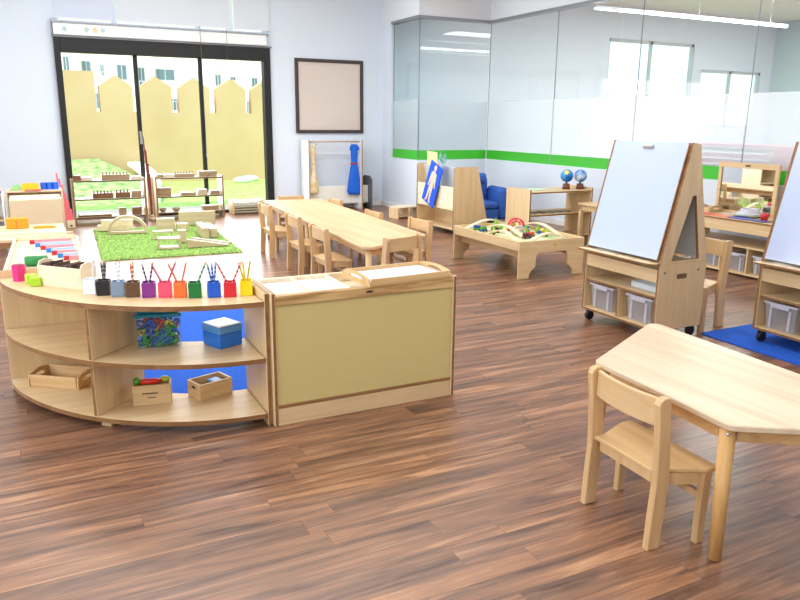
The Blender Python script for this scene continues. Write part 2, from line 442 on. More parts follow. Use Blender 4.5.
# transom glass and roller blinds over it
m = MB()
for x0, x1 in ((DX0, 1.3), (1.3, 2.55), (2.55, DX1)): m.box(x0 + .01, x1 - .01, YW + .07, YW + .078, 2.85, 3.54, bev=0)
w = struct('window_7', m, DGLASS)
m = MB()
for x in (DX0 + .02, 1.33, 2.55, 3.05, DX1 - .02): m.box(x - .045, x + .045, YW + .05, YW + .10, 2.84, 3.55, bev=0)
m.build('window_frame', WHITEP, w)
BLM = plain('blind_fabric_lavender', (214, 222, 240), .8, noise=.01); BLM2 = plain('blind_fabric_grey', (222, 228, 236), .8, noise=.01)
for i, (x0, x1, mt, lb) in enumerate(((DX0, 1.32, BLM, 'pale lavender roller blind over the transom, leftmost of the three'),
                                      (1.34, 3.02, BLM2, 'wide grey white roller blind in the middle of the transom above the door'),
                                      (3.08, 3.66, BLM2, 'narrow white roller blind at the right end above the garden door'))):
    t = thing('roller_blind', lb, 'blind', ((x0 + x1) / 2, YW - .03, 2.87), 0, 'roller blinds above the garden door')
    h = (x1 - x0) / 2
    B(-h, h, -.003, .0, .0, .72, bev=0).build('fabric', mt, t)
    B(-h, h, -.012, .008, -.014, -.0005, bev=.003).build('bottom_bar', WHITEP, t)
# cords
for x, z0, z1, lb in ((2.53, .95, 2.86, 'thin dark blind cord hanging along the middle door stile'), (2.93, 2.35, 2.86, 'short thin blind cord hanging over the right door pane')):
    m = MB(); m.tube([(0, 0, 0), (.004, .002, -(z1 - z0) / 2), (0, 0, -(z1 - z0))], .004, 6); m.cyl((0, 0, -(z1 - z0)), (0, 0, -(z1 - z0) - .04), .008, .006, 8)
    one('blind_cord', m, plain('cord_grey', (120, 116, 112), .6), lb, 'cord', (x, YW - .165, z1))
# noticeboard
t = thing('noticeboard', 'large empty beige noticeboard in a dark brown frame on the wall', 'noticeboard', (4.68, YW, 1.27))
m = MB(); m.frame([(-.61, 0), (.61, 0), (.61, 1.205), (-.61, 1.205)], [(-.555, .055), (.555, .055), (.555, 1.15), (-.555, 1.15)], 1, -.035, -.001)
m.build('frame', plain('dark_brown_frame', (66, 52, 50), .45), t)
B(-.554, .554, -.018, -.003, .056, 1.149, bev=0).build('board', plain('beige_felt', (214, 200, 192), .9), t)

# ------------------------------------------------------------------ lamps
def lamp(x0, x1, y, z, lb):
    t = thing('linear_pendant_lamp', lb, 'lamp', ((x0 + x1) / 2, y, z), 0, 'linear pendant lamps')
    h = (x1 - x0) / 2
    B(-h, h, -.03, .03, .012, .045, bev=.004).build('housing', WHITEP, t)
    B(-h, h, -.024, .024, 0, .0115, bev=0).build('diffuser', emis('lamp_diffuser', (250, 252, 255), 9.0), t)
    m = MB()
    for x in (-h * .8, 0, h * .8): m.cyl((x, 0, .0455), (x, 0, CH - z - .001), .004, seg=6)
    m.build('suspension_cable', STEEL, t)
for y, lb in ((8.3, 'white linear pendant lamp in the next room seen through the upper glass'), (6.15, 'white linear pendant lamp in the next room at the right edge')):
    lamp(7.15, 11.1, y, 3.0, lb)

# ------------------------------------------------------------------ garden
LAWN = mottled('lawn_turf', (150, 190, 96), (182, 214, 124), 9, bump=.5)
HEDGE = mottled('mound_turf', (112, 146, 84), (186, 204, 138), 7, bump=.8)
m = MB(); m.box(-14, 26, YW + .16, 19.3, -.25, -.05, bev=0); struct('lawn', m, LAWN)
m = MB(); m.box(-50, 70, 19.3, 100, -.25, -.05, bev=0); struct('bounce_ground', m, plain('pale_bounce_ground', (214, 208, 198), .9))  # unseen ground, made pale to keep green bounce off the building
# raised bed of rougher turf at the left
m = MB()
nx, ny = 22, 26; V = []
for j in range(ny + 1):
    row = []
    for i in range(nx + 1):
        y = 14.3 + (18.9 - 14.3) * j / ny
        xr = 1.9 + .42 * math.sin(j / ny * 2.2); x = -3.5 + (xr + 3.5) * i / nx
        t_ = min(1, j / ny * 1.15); e = min(1, (nx - i) / 3.0)
        z = -.06 + (.60 * (t_ ** .9)) * (.35 + .65 * e) + random.uniform(-.02, .02)
        row.append(m.bm.verts.new((x, y, z)))
    V.append(row)
for j in range(ny):
    for i in range(nx):
        f = m.bm.faces.new((V[j][i], V[j][i + 1], V[j + 1][i + 1], V[j + 1][i])); f.smooth = True
struct('raised_turf', m, HEDGE)
m = MB(); m.sweep([(1.75 + .42 * math.sin(k / 12 * 2.2) + .22, 14.2 + k * .39, -.05 + .035 * k) for k in range(13)], .34, .09); struct('garden_path', m, plain('white_kerb_stone', (244, 244, 240), .8))
m = MB(); m.box(-6, 12, YW + .16, 13.2, -.06, -.015, bev=0); struct('terrace', m, plain('terrace_tile', (206, 196, 184), .8))
TAN = mottled('garden_wall_render', (196, 166, 124), (204, 176, 136), .8, .9)
m = MB(); m.box(-8, 18, 19.0, 19.3, -.05, 1.63, bev=0); 
# crenellated top: one block per merlon, part of the wall itself
mer = [(-.3, .85)]
m.box(.80, 1.57, 19.0, 19.3, 1.63, 2.54, bev=0)
for c in (-2.3, -1.4, -.5, 2.03, 2.93, 3.85, 4.76, 5.66, 6.56, 7.46, 8.4, 9.3):
    w_ = .37
    m.prism([(c - w_, 1.63), (c + w_, 1.63), (c + w_, 2.22), (c, 2.47), (c - w_, 2.22)], 1, 19.0, 19.3)
struct('garden_wall', m, TAN)
for i, (x, y, lb) in enumerate(((4.75, 18.2, 'white garden stone on the lawn at the foot of the wall, left one'), (5.05, 18.6, 'white garden stone on the lawn nearest the door frame'))):
    m = MB(); m.ball((0, 0, .06), .2, sc=(1.2, .8, .42), seg=12); one('garden_stone', m, plain('white_stone', (238, 240, 236), .9), lb, 'stone', (x, y, -.05), 0, 'white stones by the garden wall')
# apartment block beyond the wall
def S(x, z): return (x * 2.2, 1.5 + (z - 1.5) * 2.2)
bd = thing('apartment_building', 'cream apartment block with balconies standing beyond the garden wall', 'building', (8, 66, -.05))
CREAM = plain('cream_render', (240, 234, 208), .9, noise=.02); CREAMW = plain('white_render', (248, 248, 242), .9, noise=.01)
FR = plain('window_frame_grey', (180, 186, 186), .5); PANE = plain('dark_teal_pane', (96, 118, 118), .2)
m = MB(); m.box(-40, 40, 0, 8, 0, 16, bev=0); m.build('facade', CREAM, bd)
m = MB()
for x0, x1 in ((1.75, 2.02), (3.1, 4.0), (4.35, 4.58), (5.55, 6.9), (7.15, 7.45), (7.85, 8.3)):
    a = S(x0, 0)[0] - 8; b = S(x1, 0)[0] - 8; m.box(a, b, -.5, -.001, 0, 16, bev=0)
m.build('pilaster', CREAMW, bd)
for x0, x1, z0, z1 in ((1.47, 1.70, 3.05, 3.65), (2.08, 2.42, 3.1, 3.52), (2.70, 2.86, 3.0, 3.42), (3.25, 3.62, 2.86, 3.42), (4.02, 4.29, 2.68, 3.36), (4.66, 5.38, 2.9, 3.34), (6.18, 6.30, 3.0, 3.26), (6.84, 7.1, 2.74, 3.2), (7.5, 7.75, 2.98, 3.14), (8.03, 8.10, 2.7, 3.13), (8.36, 8.63, 2.75, 3.13), (2.40, 2.60, 1.83, 2.4), (5.1, 5.42, 1.8, 2.25), (4.05, 4.25, 1.7, 2.3), (8.05, 8.2, 1.7, 2.2)):
    a, p = S(x0, z0); b, q = S(x1, z1); a -= 8; b -= 8; yy = -.56 if any(u - .01 <= x0 < v for u, v in ((3.1, 4.0), (5.55, 6.9), (7.85, 8.3))) else -.06
    m = MB(); m.frame([(a, p), (b, p), (b, q), (a, q)], [(a + .07, p + .07), (b - .07, p + .07), (b - .07, q - .07), (a + .07, q - .07)], 1, yy, yy + .05)
    m.box((a + b) / 2 - .03, (a + b) / 2 + .03, yy + .005, yy + .045, p + .07, q - .07, bev=0)
    fr_ = m.build('window', FR, bd)
    B(a + .07, b - .07, yy + .02, yy + .03, p + .07, q - .07, bev=0).build('pane', PANE, fr_)
for x0, x1, z in ((2.42, 3.06, 2.76), (4.60, 5.42, 2.5), (4.62, 5.45, 1.78), (3.98, 4.34, 2.48)):
    a, p = S(x0, z); b, _ = S(x1, z); a -= 8; b -= 8
    m = MB(); m.box(a, b, -1.2, -.51, p - .3, p, bev=0)
    bal = m.build('balcony', CREAMW, bd)
    m = MB(); m.box(a, b, -1.2, -1.15, p + .75, p + .82, bev=0)
    k = a
    while k < b: m.box(k, k + .05, -1.19, -1.16, p, p + .75, bev=0); k += .28
    m.build('railing', FR, bal)
for i, (x0, x1, z0, z1) in enumerate(AW):
    m = MB(); xm = x0 + (x1 - x0) * (.49 if i == 0 else .5)
    for a, b, c, d in ((x0, x0 + .05, z0, z1), (x1 - .05, x1, z0, z1), (x0, x1, z0, z0 + .06), (x0, x1, z1 - .06, z1), (xm - .03, xm + .03, z0, z1)):
        m.box(a, b, YW + .03, YW + .09, c, d, bev=0)
    w = struct('window_%d' % (8 + i), m, plain('window_frame_pale', (200, 206, 210), .5))
    B(x0 + .05, x1 - .05, YW + .055, YW + .06, z0 + .06, z1 - .06, bev=0).build('window_pane', DGLASS, w)

# ------------------------------------------------------------------ child chair (faces +y)
def make_chair(label):
    t = thing('child_chair', label, 'chair', group='small beech chairs')
    for s in (-1, 1):
        x0, x1 = (s * .163, s * .194) if s > 0 else (-.194, -.163)
        m = MB()
        back = [(-.122, 0), (-.118, .12), (-.110, .26), (-.114, .36), (-.122, .47), (-.132, .558)]
        front = [(-.080, .578), (-.070, .47), (-.056, .34), (-.052, .27), (-.060, .14), (-.068, 0)]
        m.prism(back + [(-.126, .574), (-.112, .582), (-.092, .583)] + front, 0, x0, x1, bev=.003)
        m.build('back_post', BEECH, t)
        m = MB(); xf = s * .214
        m.prism([(.075, 0), (.110, 0), (.120, .281), (.075, .281)], 0, xf - .014, xf + .014, bev=.003)
        m.build('leg', BEECH, t)
    m = MB(); n = 9; pts = []
    for i in range(n + 1):
        x = -.162 + .324 * i / n; d = -.022 * (1 - (x / .162) ** 2); pts.append((x, -.108 + d))
    pts2 = [(x, y + .017) for x, y in reversed(pts)]
    m.prism(pts + pts2, 2, .468, .572, bev=.003)
    m.build('backrest', wood('beech_chair_x', (218, 184, 138), (200, 162, 114), 0), t)
    m = MB(); m.prism([(-.1625, -.10), (.1625, -.10), (.1625, -.055), (.228, .09), (.232, .13), (.222, .142), (-.222, .142), (-.232, .13), (-.228, .09), (-.1625, -.055)], 2, .282, .299, bev=.003)
    m.build('seat', wood('beech_seat', (214, 178, 128), (194, 154, 104), 0, .7), t)
    m = MB()
    for s in (-1, 1): m.prism([(s * .140, -.070), (s * .160, -.070), (s * .212, .074), (s * .192, .074)], 2, .235, .281)
    m.box(-.199, .199, .085, .103, .240, .281, bev=.002); m.box(-.142, .142, -.088, -.072, .240, .281, bev=.002)
    m.build('seat_frame', BEECH, t)
    B(-.199, .199, .083, .101, .17, .20, bev=.003).build('stretcher', BEECH, t)
    return t
ch0 = make_chair('small beech chair in the foreground at the trapezoid table')
ch0.location = (1.985, 1.862, 0); ch0.rotation_euler = (0, 0, R(-92.5))
for x, y, a, lb, sc in (
    (2.415, 7.93, -90, 'small chair on the left side of the long table, farthest from the camera', 1),
    (2.395, 6.90, -90, 'small chair on the left side of the long table, the middle of three', 1),
    (2.345, 6.05, -90, 'small chair on the left side of the long table, nearest the sand cabinet', 1),
    (2.585, 5.245, 19, 'small chair at the near end of the long table with its back to the camera', 1.04),
    (3.215, 6.14, 93, 'small chair on the right side of the long table, nearest the camera', 1),
    (3.215, 7.2, 92, 'small chair on the right side of the long table, the middle of three', .93),
    (3.285, 8.50, 92, 'small chair on the right side of the long table, farthest from the camera', .93),
    (3.02, 9.10, 176, 'small chair at the far end of the long table below the noticeboard wall', .91),
    (4.44, 3.87, 92, 'larger beech chair standing behind the mobile easel near the play counter', 1.13)):
    c_ = dup(ch0, (x, y, 0), R(a), lb, sc)
    if sc == 1.13: c_.scale = (1.13, 1.3, 1.13)

# ------------------------------------------------------------------ trapezoid table
def poly_round(P, r, n=5):
    out = []
    N_ = len(P)
    for i in range(N_):
        p = Vector(P[i]); a = (Vector(P[i - 1]) - p).normalized(); b = (Vector(P[(i + 1) % N_]) - p).normalized()
        ang = a.angle(b); d = r / math.tan(ang / 2); c = p + (a + b).normalized() * (r / math.sin(ang / 2))
        s = p + a * d - c; e = p + b * d - c
        for k in range(n + 1):
            v = s.lerp(e, k / n).normalized() * r; out.append(tuple(c + v))
    return out
cx, cy = 2.43, 1.90
P = [(2.122, 2.312), (2.064, 1.562), (2.735, 1.135), (2.835, 2.685)]
P = [(x - cx, y - cy) for x, y in P]
t = thing('trapezoid_table', 'pale maple trapezoid table on round legs in the right foreground', 'table', (cx, cy, 0))
m = MB(); m.prism(poly_round(P, .045), 2, .468, .492, bev=.004); m.build('tabletop', TABLEW, t)
def inset(P, k):
    c = Vector((sum(p[0] for p in P) / 4, sum(p[1] for p in P) / 4)); return [tuple(Vector(p) + (c - Vector(p)).normalized() * k) for p in P]
Q = inset(P, .055)
for i in range(4):
    a = Vector(Q[i]); b = Vector(Q[(i + 1) % 4]); d = (b - a).normalized(); L_ = (b - a).length
    M_ = Matrix.Translation((a.x, a.y, 0)) @ Matrix.Rotation(math.atan2(d.y, d.x), 4, 'Z')
    m = MB(); m.box(.03, L_ - .03, -.009, .009, .415, .467, bev=.002, M=M_); m.build('apron', wood('beech_apron', (214, 172, 118), (192, 148, 94), 0), t)
for q, out in zip(inset(P, .045), (.02, .085, .02, .02)):
    v = Vector(q).normalized() * out
    m = MB(); m.cyl((q[0] + v.x, q[1] + v.y, 0), (q[0], q[1], .4675), .023, .029, 18)
    l = m.build('leg', wood('beech_leg', (212, 166, 104), (190, 142, 84), 2), t)
    d = Vector(q).normalized()
    m = MB(); m.ball((q[0] + d.x * .027, q[1] + d.y * .027, .452), .008, sc=(1, 1, 1), seg=10); m.build('screw', STEEL, l)

# ------------------------------------------------------------------ long table
LX, LY = 2.874, 7.20
LPY = [(2.372, 5.300), (3.175, 5.760), (3.372, 8.990), (2.625, 9.100)]
t = thing('long_table', 'long pale table with a slanted near end and chairs around it', 'table', (LX, LY, 0))
Lp = [(x - LX, y - LY) for x, y in LPY]
m = MB(); m.prism(poly_round(Lp, .06), 2, .465, .492, bev=.004); m.build('tabletop', wood('long_table_top', (220, 188, 146), (202, 166, 122), 1, .5), t)
def inset_poly(P, k):
    out = []
    for i in range(len(P)):
        p = Vector(P[i]); a_ = (Vector(P[i - 1]) - p).normalized(); b_ = (Vector(P[(i + 1) % len(P)]) - p).normalized()
        out.append(tuple(p + (a_ + b_).normalized() * (k / math.sin(a_.angle(b_) / 2))))
    return out
Qi = inset_poly(Lp, .055)
for i in range(4):
    a_ = Vector(Qi[i]); b_ = Vector(Qi[(i + 1) % 4]); d = (b_ - a_).normalized(); L_ = (b_ - a_).length
    m = MB(); m.box(.03, L_ - .03, -.009, .009, .405, .464, bev=.002, M=Matrix.Translation((a_.x, a_.y, 0)) @ Matrix.Rotation(math.atan2(d.y, d.x), 4, 'Z')); m.build('apron', wood('beech_apron', (214, 172, 118), (192, 148, 94), 0), t)
for q in Qi + [tuple((Vector(Qi[0]) + Vector(Qi[3])) / 2), tuple((Vector(Qi[1]) + Vector(Qi[2])) / 2)]:
    m = MB(); m.cyl((q[0], q[1], 0), (q[0], q[1], .4645), .021, .026, 14); m.build('leg', BEECH, t)

# ------------------------------------------------------------------ curved shelf
ox, oy, RO, RI = .95, 4.43, 1.10, .72
t = thing('curved_shelf', 'quarter-round birch shelf with brown edges carrying the row of pencil cups', 'shelf', (ox, oy, 0))
def rr_(r, a): return r + (.05 * math.exp(-((a - 180) / 20.0) ** 2) if r > 1 else 0)
def arc(r, a0, a1, n):
    out = []
    for i in range(n + 1):
        a = a0 + (a1 - a0) * i / n; q = rr_(r, a); out.append((q * math.cos(R(a)), q * math.sin(R(a))))
    return out
def sector(m, ro, ri, a0, a1, z0, z1, n=40, edge=1):
    m.prism(arc(ro, a0, a1, n) + arc(ri, a1, a0, n), 2, z0, z1, edge=edge)
for nm, z0, z1 in (('bottom_shelf', .045, .068), ('middle_shelf', .335, .358), ('top', .62, .645)):
    m = MB(); sector(m, RO, RI, 180.3, 269.7, z0, z1); m.build(nm, [wood('birch_shelf_top', (222, 194, 150), (206, 174, 128), 0, .7), EDGE], t)
m = MB(); m.box(0.0, .022, -RO, -RI + .02, 0, .685, bev=.003, edge=1, thin=0); m.build('end_panel', [BIRCH, EDGE], t)
m = MB(); m.box(-RO - .054, -RI, 0.0, .022, 0, .685, bev=.003, edge=1, thin=1); m.build('end_panel', [BIRCH, EDGE], t)
for z0, z1 in ((.0685, .3345), (.3585, .6195)):
    m = MB(); m.box(RI + .002, RO - .004, -.010, .010, z0, z1, bev=.002, edge=1, thin=1, M=Matrix.Rotation(R(225), 4, 'Z')); m.build('divider', [BIRCH, EDGE], t)
    m = MB(); sector(m, RI + .012, RI + .001, 180.6, 224.4, z0, z1, 20, None); m.build('back_panel', BIRCH, t)
m = MB(); m.box(RO - .12, RO - .05, -.03, .03, 0, .0445, bev=.003, M=Matrix.Rotation(R(226), 4, 'Z')); m.build('foot', BIRCH, t)
ZT = .6455
# pencil cups
CUPS = [('white', (232, 238, 248), .209, 3.824, ((-.012, .03, (225, 228, 236), .0),)),
 ('black', (22, 22, 26), .262, 3.770, ((-.008, 0, (30, 30, 32), 1), (.008, .004, (40, 40, 42), 1), (.02, .0, (30, 30, 32), 1))),
 ('grey', (128, 148, 172), .324, 3.719, ((-.006, 0, (196, 204, 214), 1), (.014, .004, (206, 212, 220), 1))),
 ('brown', (100, 70, 46), .387, 3.677, ((-.006, .0, (150, 84, 60), 1), (.012, .0, (136, 72, 52), 1))),
 ('purple', (136, 46, 140), .456, 3.636, ((-.02, -.012, (60, 44, 70), 1), (.012, .02, (54, 40, 64), 1))),
 ('pink', (238, 84, 118), .528, 3.604, ((-.05, -.05, (196, 92, 104), 0), (.03, .06, (190, 84, 96), 0))),
 ('orange', (240, 116, 52), .595, 3.572, ((-.03, -.03, (230, 110, 70), 0), (.01, .03, (226, 120, 92), 0))),
 ('green', (18, 118, 48), .659, 3.537, ((.01, .05, (34, 92, 58), 1), (.018, .055, (40, 104, 70), 1))),
 ('blue', (20, 92, 210), .744, 3.506, ((-.014, -.016, (34, 70, 130), 1), (.004, .012, (44, 84, 150), 1), (0, -.004, (30, 60, 120), 1))),
 ('red', (214, 36, 50), .819, 3.482, ((-.03, -.05, (170, 50, 52), 1), (.02, .05, (130, 44, 46), 1))),
 ('yellow', (250, 222, 20), .899, 3.481, ((-.01, -.028, (226, 206, 40), 0), (.006, .022, (200, 180, 40), 0), (-.004, -.01, (236, 214, 50), 0)))]
for nm, col, x, y, pens in CUPS:
    ang = math.atan2(y - oy, x - ox) + PI / 2
    wv = Vector((math.cos(R(yaw * 57.3)), 0))
    x2, y2 = x - .0 + math.sin(yaw) * .03, y + math.cos(yaw) * .033
    m = MB(); w_ = .0305; H_ = .074
    m.box(-w_, w_, -w_, w_, 0, .006, bev=.001)
    for a, b, c, d in ((-w_, w_, -w_, -w_ + .004), (-w_, w_, w_ - .004, w_), (-w_, -w_ + .004, -w_ + .004, w_ - .004), (w_ - .004, w_, -w_ + .004, w_ - .004)):
        m.box(a, b, c, d, .006, H_, bev=0)
    rz_ = -yaw * .55 + R({'blue': 8, 'white': -12}.get(nm, 0))
    one('pencil_cup', m, plain('cup_' + nm, col, .4), 'square %s pencil cup in the row on the curved shelf' % nm, 'pencil cup', (x2, y2, ZT), rz_, 'coloured pencil cups')
    for k, (bx, tx, pc, striped) in enumerate(pens):
        tx_ = max(-.062, min(.062, bx * .8 + tx)); p0 = Vector((-.22 * tx_, (-1) ** k * .008, .007)); p1 = Vector((tx_, -.004 + .012 * ((k + 1) % 2), .172 + .008 * (k % 2)))
        mm = MB(); d = (p1 - p0).normalized(); nseg = 14
        L_ = (p1 - p0).length - .018
        for q in range(nseg):
            mm.cyl(p0 + d * (L_ * q / nseg), p0 + d * (L_ * (q + 1) / nseg), .005, seg=6, mi=(q % 2) if striped else 0, smooth=False)
        mm.cyl(p0 + d * L_, p1, .005, .0006, 6, mi=2)
        desc = ['first', 'second', 'third'][k]
        lean = 'leaning left' if p1.x < p0.x - .005 else ('leaning right' if p1.x > p0.x + .005 else 'upright')
        which = {0: 'left', 1: 'right' if len(pens) == 2 else 'middle', 2: 'right'}[k] if len(pens) > 1 else 'only'
        one('pencil', mm, [plain('pencil_%s_%d' % (nm, k), pc, .4), plain('pencil_stripe_' + nm, (min(255, pc[0] + 110), min(255, pc[1] + 104), min(255, pc[2] + 96)), .4), plain('pencil_tip_wood', (222, 186, 140), .6)],
            '%s-toned %spencil %s in the %s cup, %s of its pencils' % (nm, 'striped ' if striped else '', lean, nm, which) if which != 'only' else 'single pale pencil %s in the white cup' % lean, 'pencil', (x2, y2, ZT), rz_, 'pencils in the cups')
# magenta hexagonal cup, two lime cubes, green roll, card bin
m = MB(); m.cyl((0, 0, 0), (0, 0, .085), .034, .036, 6, smooth=False); m.cyl((0, 0, .0851), (0, 0, .088), .030, .030, 6, mi=1, smooth=False)
one('hexagonal_cup', m, [plain('magenta', (222, 44, 128), .4), plain('magenta_inside', (150, 24, 84), .5)], 'magenta hexagonal cup at the left end of the curved shelf', 'cup', (-.10, 4.32, ZT), .3)
for x, y, a, lb in ((-.045, 4.235, .2, 'lime green cube on the curved shelf, the one farther back'), (-.025, 4.155, -.1, 'lime green cube on the curved shelf, the nearer one')):
    m = MB(); m.box(-.027, .027, -.027, .027, 0, .046, bev=.004)
    one('small_cube', m, plain('lime', (170, 216, 44), .5), lb, 'cube', (x, y, ZT), a, 'lime cubes')
t = thing('card_bin', 'long light wood bin full of dark picture cards on the curved shelf', 'bin', (.125, 4.085, ZT), R(-48))
m = MB(); hl, hw = .145, .055
m.box(-hl, hl, -hw, hw, 0, .008, bev=0)
m.box(-hl + .009, hl - .009, -hw, -hw + .008, .008, .108, bev=.002); m.box(-hl + .009, hl - .009, hw - .008, hw, .008, .108, bev=.002)
m.build('bin_side', PALE, t)
for s in (-1, 1):
    m = MB(); m.prism([(-hw, .0085), (hw, .0085), (hw, .10), (hw - .015, .128), (0, .136), (-hw + .015, .128), (-hw, .10)], 0, s * (hl - .004) - .004, s * (hl - .004) + .004, bev=.001); m.build('bin_end', PALE, t)
m = MB()
for k in range(22):
    x = -hl + .02 + k * .0118; h = .112 + random.uniform(-.008, .016)
    m.box(x, x + .004, -hw + .012, hw - .012, .009, h, bev=0, mi=k % 3)
o = m.build('picture_card', [plain('card_a', (96, 66, 58), .7), plain('card_b', (134, 104, 92), .7), plain('card_c', (70, 50, 46), .7)], None, (.125, 4.085, ZT), R(-48))
tag(o, 'dark brown picture cards standing in the long wood bin', 'cards', kind='stuff')

# things inside the curved shelf
ZM, ZB = .3585, .0685
t = thing('gear_box', 'clear plastic box of coloured toy gears with a teal lid on the middle shelf', 'box', (.525, 3.80, ZM), R(-12))
def open_box(m, hx, hy, h, th=.003, flare=.0, mi=0):
    m.box(-hx, hx, -hy, hy, 0, th, bev=0, mi=mi)
    m.box(-hx, hx, -hy, -hy + th, th, h, bev=0, mi=mi); m.box(-hx, hx, hy - th, hy, th, h, bev=0, mi=mi)
    m.box(-hx, -hx + th, -hy + th, hy - th, th, h, bev=0, mi=mi); m.box(hx - th, hx, -hy + th, hy - th, th, h, bev=0, mi=mi)
m = MB(); open_box(m, .105, .08, .16); m.build('container', glassmat('box_plastic', (246, 250, 250), 1.25, .03), t)
m = MB(); m.box(-.115, .115, -.088, .088, .161, .180, bev=.005); m.box(-.10, .10, -.074, .074, .1805, .192, bev=.004)
TEAL = plain('teal_lid', (24, 126, 150), .35)
l = m.build('lid', TEAL, t); m = MB(); m.box(-.08, .08, -.055, .055, .1925, .196, bev=.002); m.build('lid_label', WHITES, l)
m = MB()
GC = [(40, 90, 200), (230, 60, 50), (250, 210, 50), (40, 150, 80), (20, 110, 110), (245, 220, 90)]
for k in range(120):
    r = random.uniform(.013, .021); c = Vector((random.uniform(-.088, .088), random.uniform(-.064, .064), random.uniform(.016, .135)))
    if k % 3 == 0: c.y = -.062
    q = Euler((random.uniform(0, 3), random.uniform(0, 3), 0)).to_matrix()
    pts = [c + q @ Vector((r * math.cos(i * PI / 4), r * math.sin(i * PI / 4), 0)) for i in range(8)]
    pts = [Vector((p.x, max(-.070, min(.070, p.y)), max(.011, p.z))) for p in pts]
    m.tube(pts, .0062, 5, mi=k % 6, closed=True)
o = m.build('toy_gears', [plain('gear%d' % i, c, .4) for i, c in enumerate(GC)], None, (.525, 3.80, ZM), R(-12)); tag(o, 'heap of blue red yellow and green toy gears in the clear box', 'gears', kind='stuff')
t = thing('storage_box', 'blue plastic box with a white lid on the middle shelf', 'box', (.815, 3.655, ZM), R(22))
B(-.07, .07, -.075, .075, 0, .075, bev=.004).build('box_body', plain('blue_box', (30, 116, 214), .35), t)
m = MB(); m.box(-.072, .072, -.077, .077, .0755, .112, bev=.004); m.build('box_rim', plain('light_blue_rim', (92, 152, 214), .3), t)
B(-.068, .068, -.073, .073, .1125, .118, bev=.002).build('lid', plain('lid_white', (228, 236, 246), .3), t)
B(.0725, .0735, -.03, .03, .05, .085, bev=0).build('clip', WHITES, t)
# two wooden crates
CR = wood('crate_pine', (222, 190, 140), (200, 164, 112), 0)
t = thing('wooden_crate', 'small wooden crate of toy vegetables with dark print on its side, bottom shelf', 'crate', (.46, 3.745, ZB), R(-12), 'crates on the bottom shelf')
m = MB(); open_box(m, .093, .05, .105, .008); m.build('crate_body', CR, t)
m = MB(); rs = random.Random(5); x = -.045
while x < .03:
    w_ = rs.uniform(.004, .010); m.box(x, x + w_, -.0512, -.0502, .058, .066, bev=0); x += w_ + .003
x = -.022
while x < .018:
    w_ = rs.uniform(.003, .007); m.box(x, x + w_, -.0512, -.0502, .036, .042, bev=0); x += w_ + .003
m.build('printed_text', plain('print_dark', (60, 50, 44), .7), t)
m = MB(); m.tube([(-.055, -.012, .112), (-.02, -.016, .115), (.02, -.012, .114), (.05, -.01, .113)], [.012, .017, .016, .007], 10)
one('toy_carrot', m, plain('toy_red', (226, 62, 44), .35), 'red toy carrot lying on the crate of toy vegetables', 'toy', (.46, 3.745, ZB), R(-12))
m = MB(); m.ball((-.072, -.01, .118), .021, sc=(1, 1, 1)); one('toy_lettuce', m, plain('toy_green', (84, 160, 50), .4), 'round green toy vegetable at the left end of the crate', 'toy', (.46, 3.745, ZB), R(-12))
m = MB(); m.ball((.065, .005, .116), .02, sc=(1.3, .9, .8)); one('toy_pear', m, plain('toy_lime', (186, 206, 62), .4), 'yellow-green toy fruit at the right end of the crate', 'toy', (.46, 3.745, ZB), R(-12))
t = thing('wooden_crate', 'small wooden crate with oval end handle and a blue thing inside, bottom shelf', 'crate', (.75, 3.72, ZB), R(18), 'crates on the bottom shelf')
m = MB(); open_box(m, .095, .065, .088, .008); m.build('crate_body', CR, t)
m = MB(); m.prism([( .018 * math.cos(a * PI / 6), .062 + .008 * math.sin(a * PI / 6)) for a in range(12)], 0, -.0962, -.0952); m.build('handle_hole', plain('dark_hole', (60, 44, 30), .8), t)
m = MB(); m.box(.0, .06, -.035, .03, .009, .078, bev=.004); one('blue_packet', m, plain('packet_blue', (120, 160, 214), .4), 'pale blue packet inside the crate with the oval handle', 'packet', (.75, 3.72, ZB), R(18))
# handled tray
def tray(name, lab, loc, rz, hx, hy, h, mat, slot=True, grp=None, he=.03):
    t = thing(name, lab, 'tray', loc, rz, grp)
    B(-hx + .0085, hx - .0085, -hy, hy, 0, .008, bev=0).build('tray_base', mat, t)
    for s in (-1, 1):
        m = MB(); m.box(-hx + .0085, hx - .0085, s * hy - .005, s * hy + .005, .0085, h, bev=.002); m.build('tray_side', mat, t)
        m = MB(); n = 10
        top = [(hy * (1 - 2 * i / n) * .98, h + he * math.sin(PI * i / n)) for i in range(n + 1)]
        outer = [(hy + .004, 0), (hy + .004, h * .5)] + top + [(-hy - .004, h * .5), (-hy - .004, 0)]
        N_ = len(outer); cz = h * .62
        inner = []
        for (yy, zz) in outer:
            a = math.atan2(zz - cz, yy); inner.append((.5 * hy * math.cos(a), cz + .016 * math.sin(a)))
        m.frame(outer, inner, 0, s * hx - .004 * (1), s * hx + .004 * (1)); m.build('handle_end', mat, t)
    return t
tray('handled_tray', 'wooden tray with oval handle holes in the lower left compartment', (.055, 4.235, ZB), R(-36), .145, .085, .07, wood('tray_wood', (222, 186, 136), (200, 160, 108), 0), he=.012)

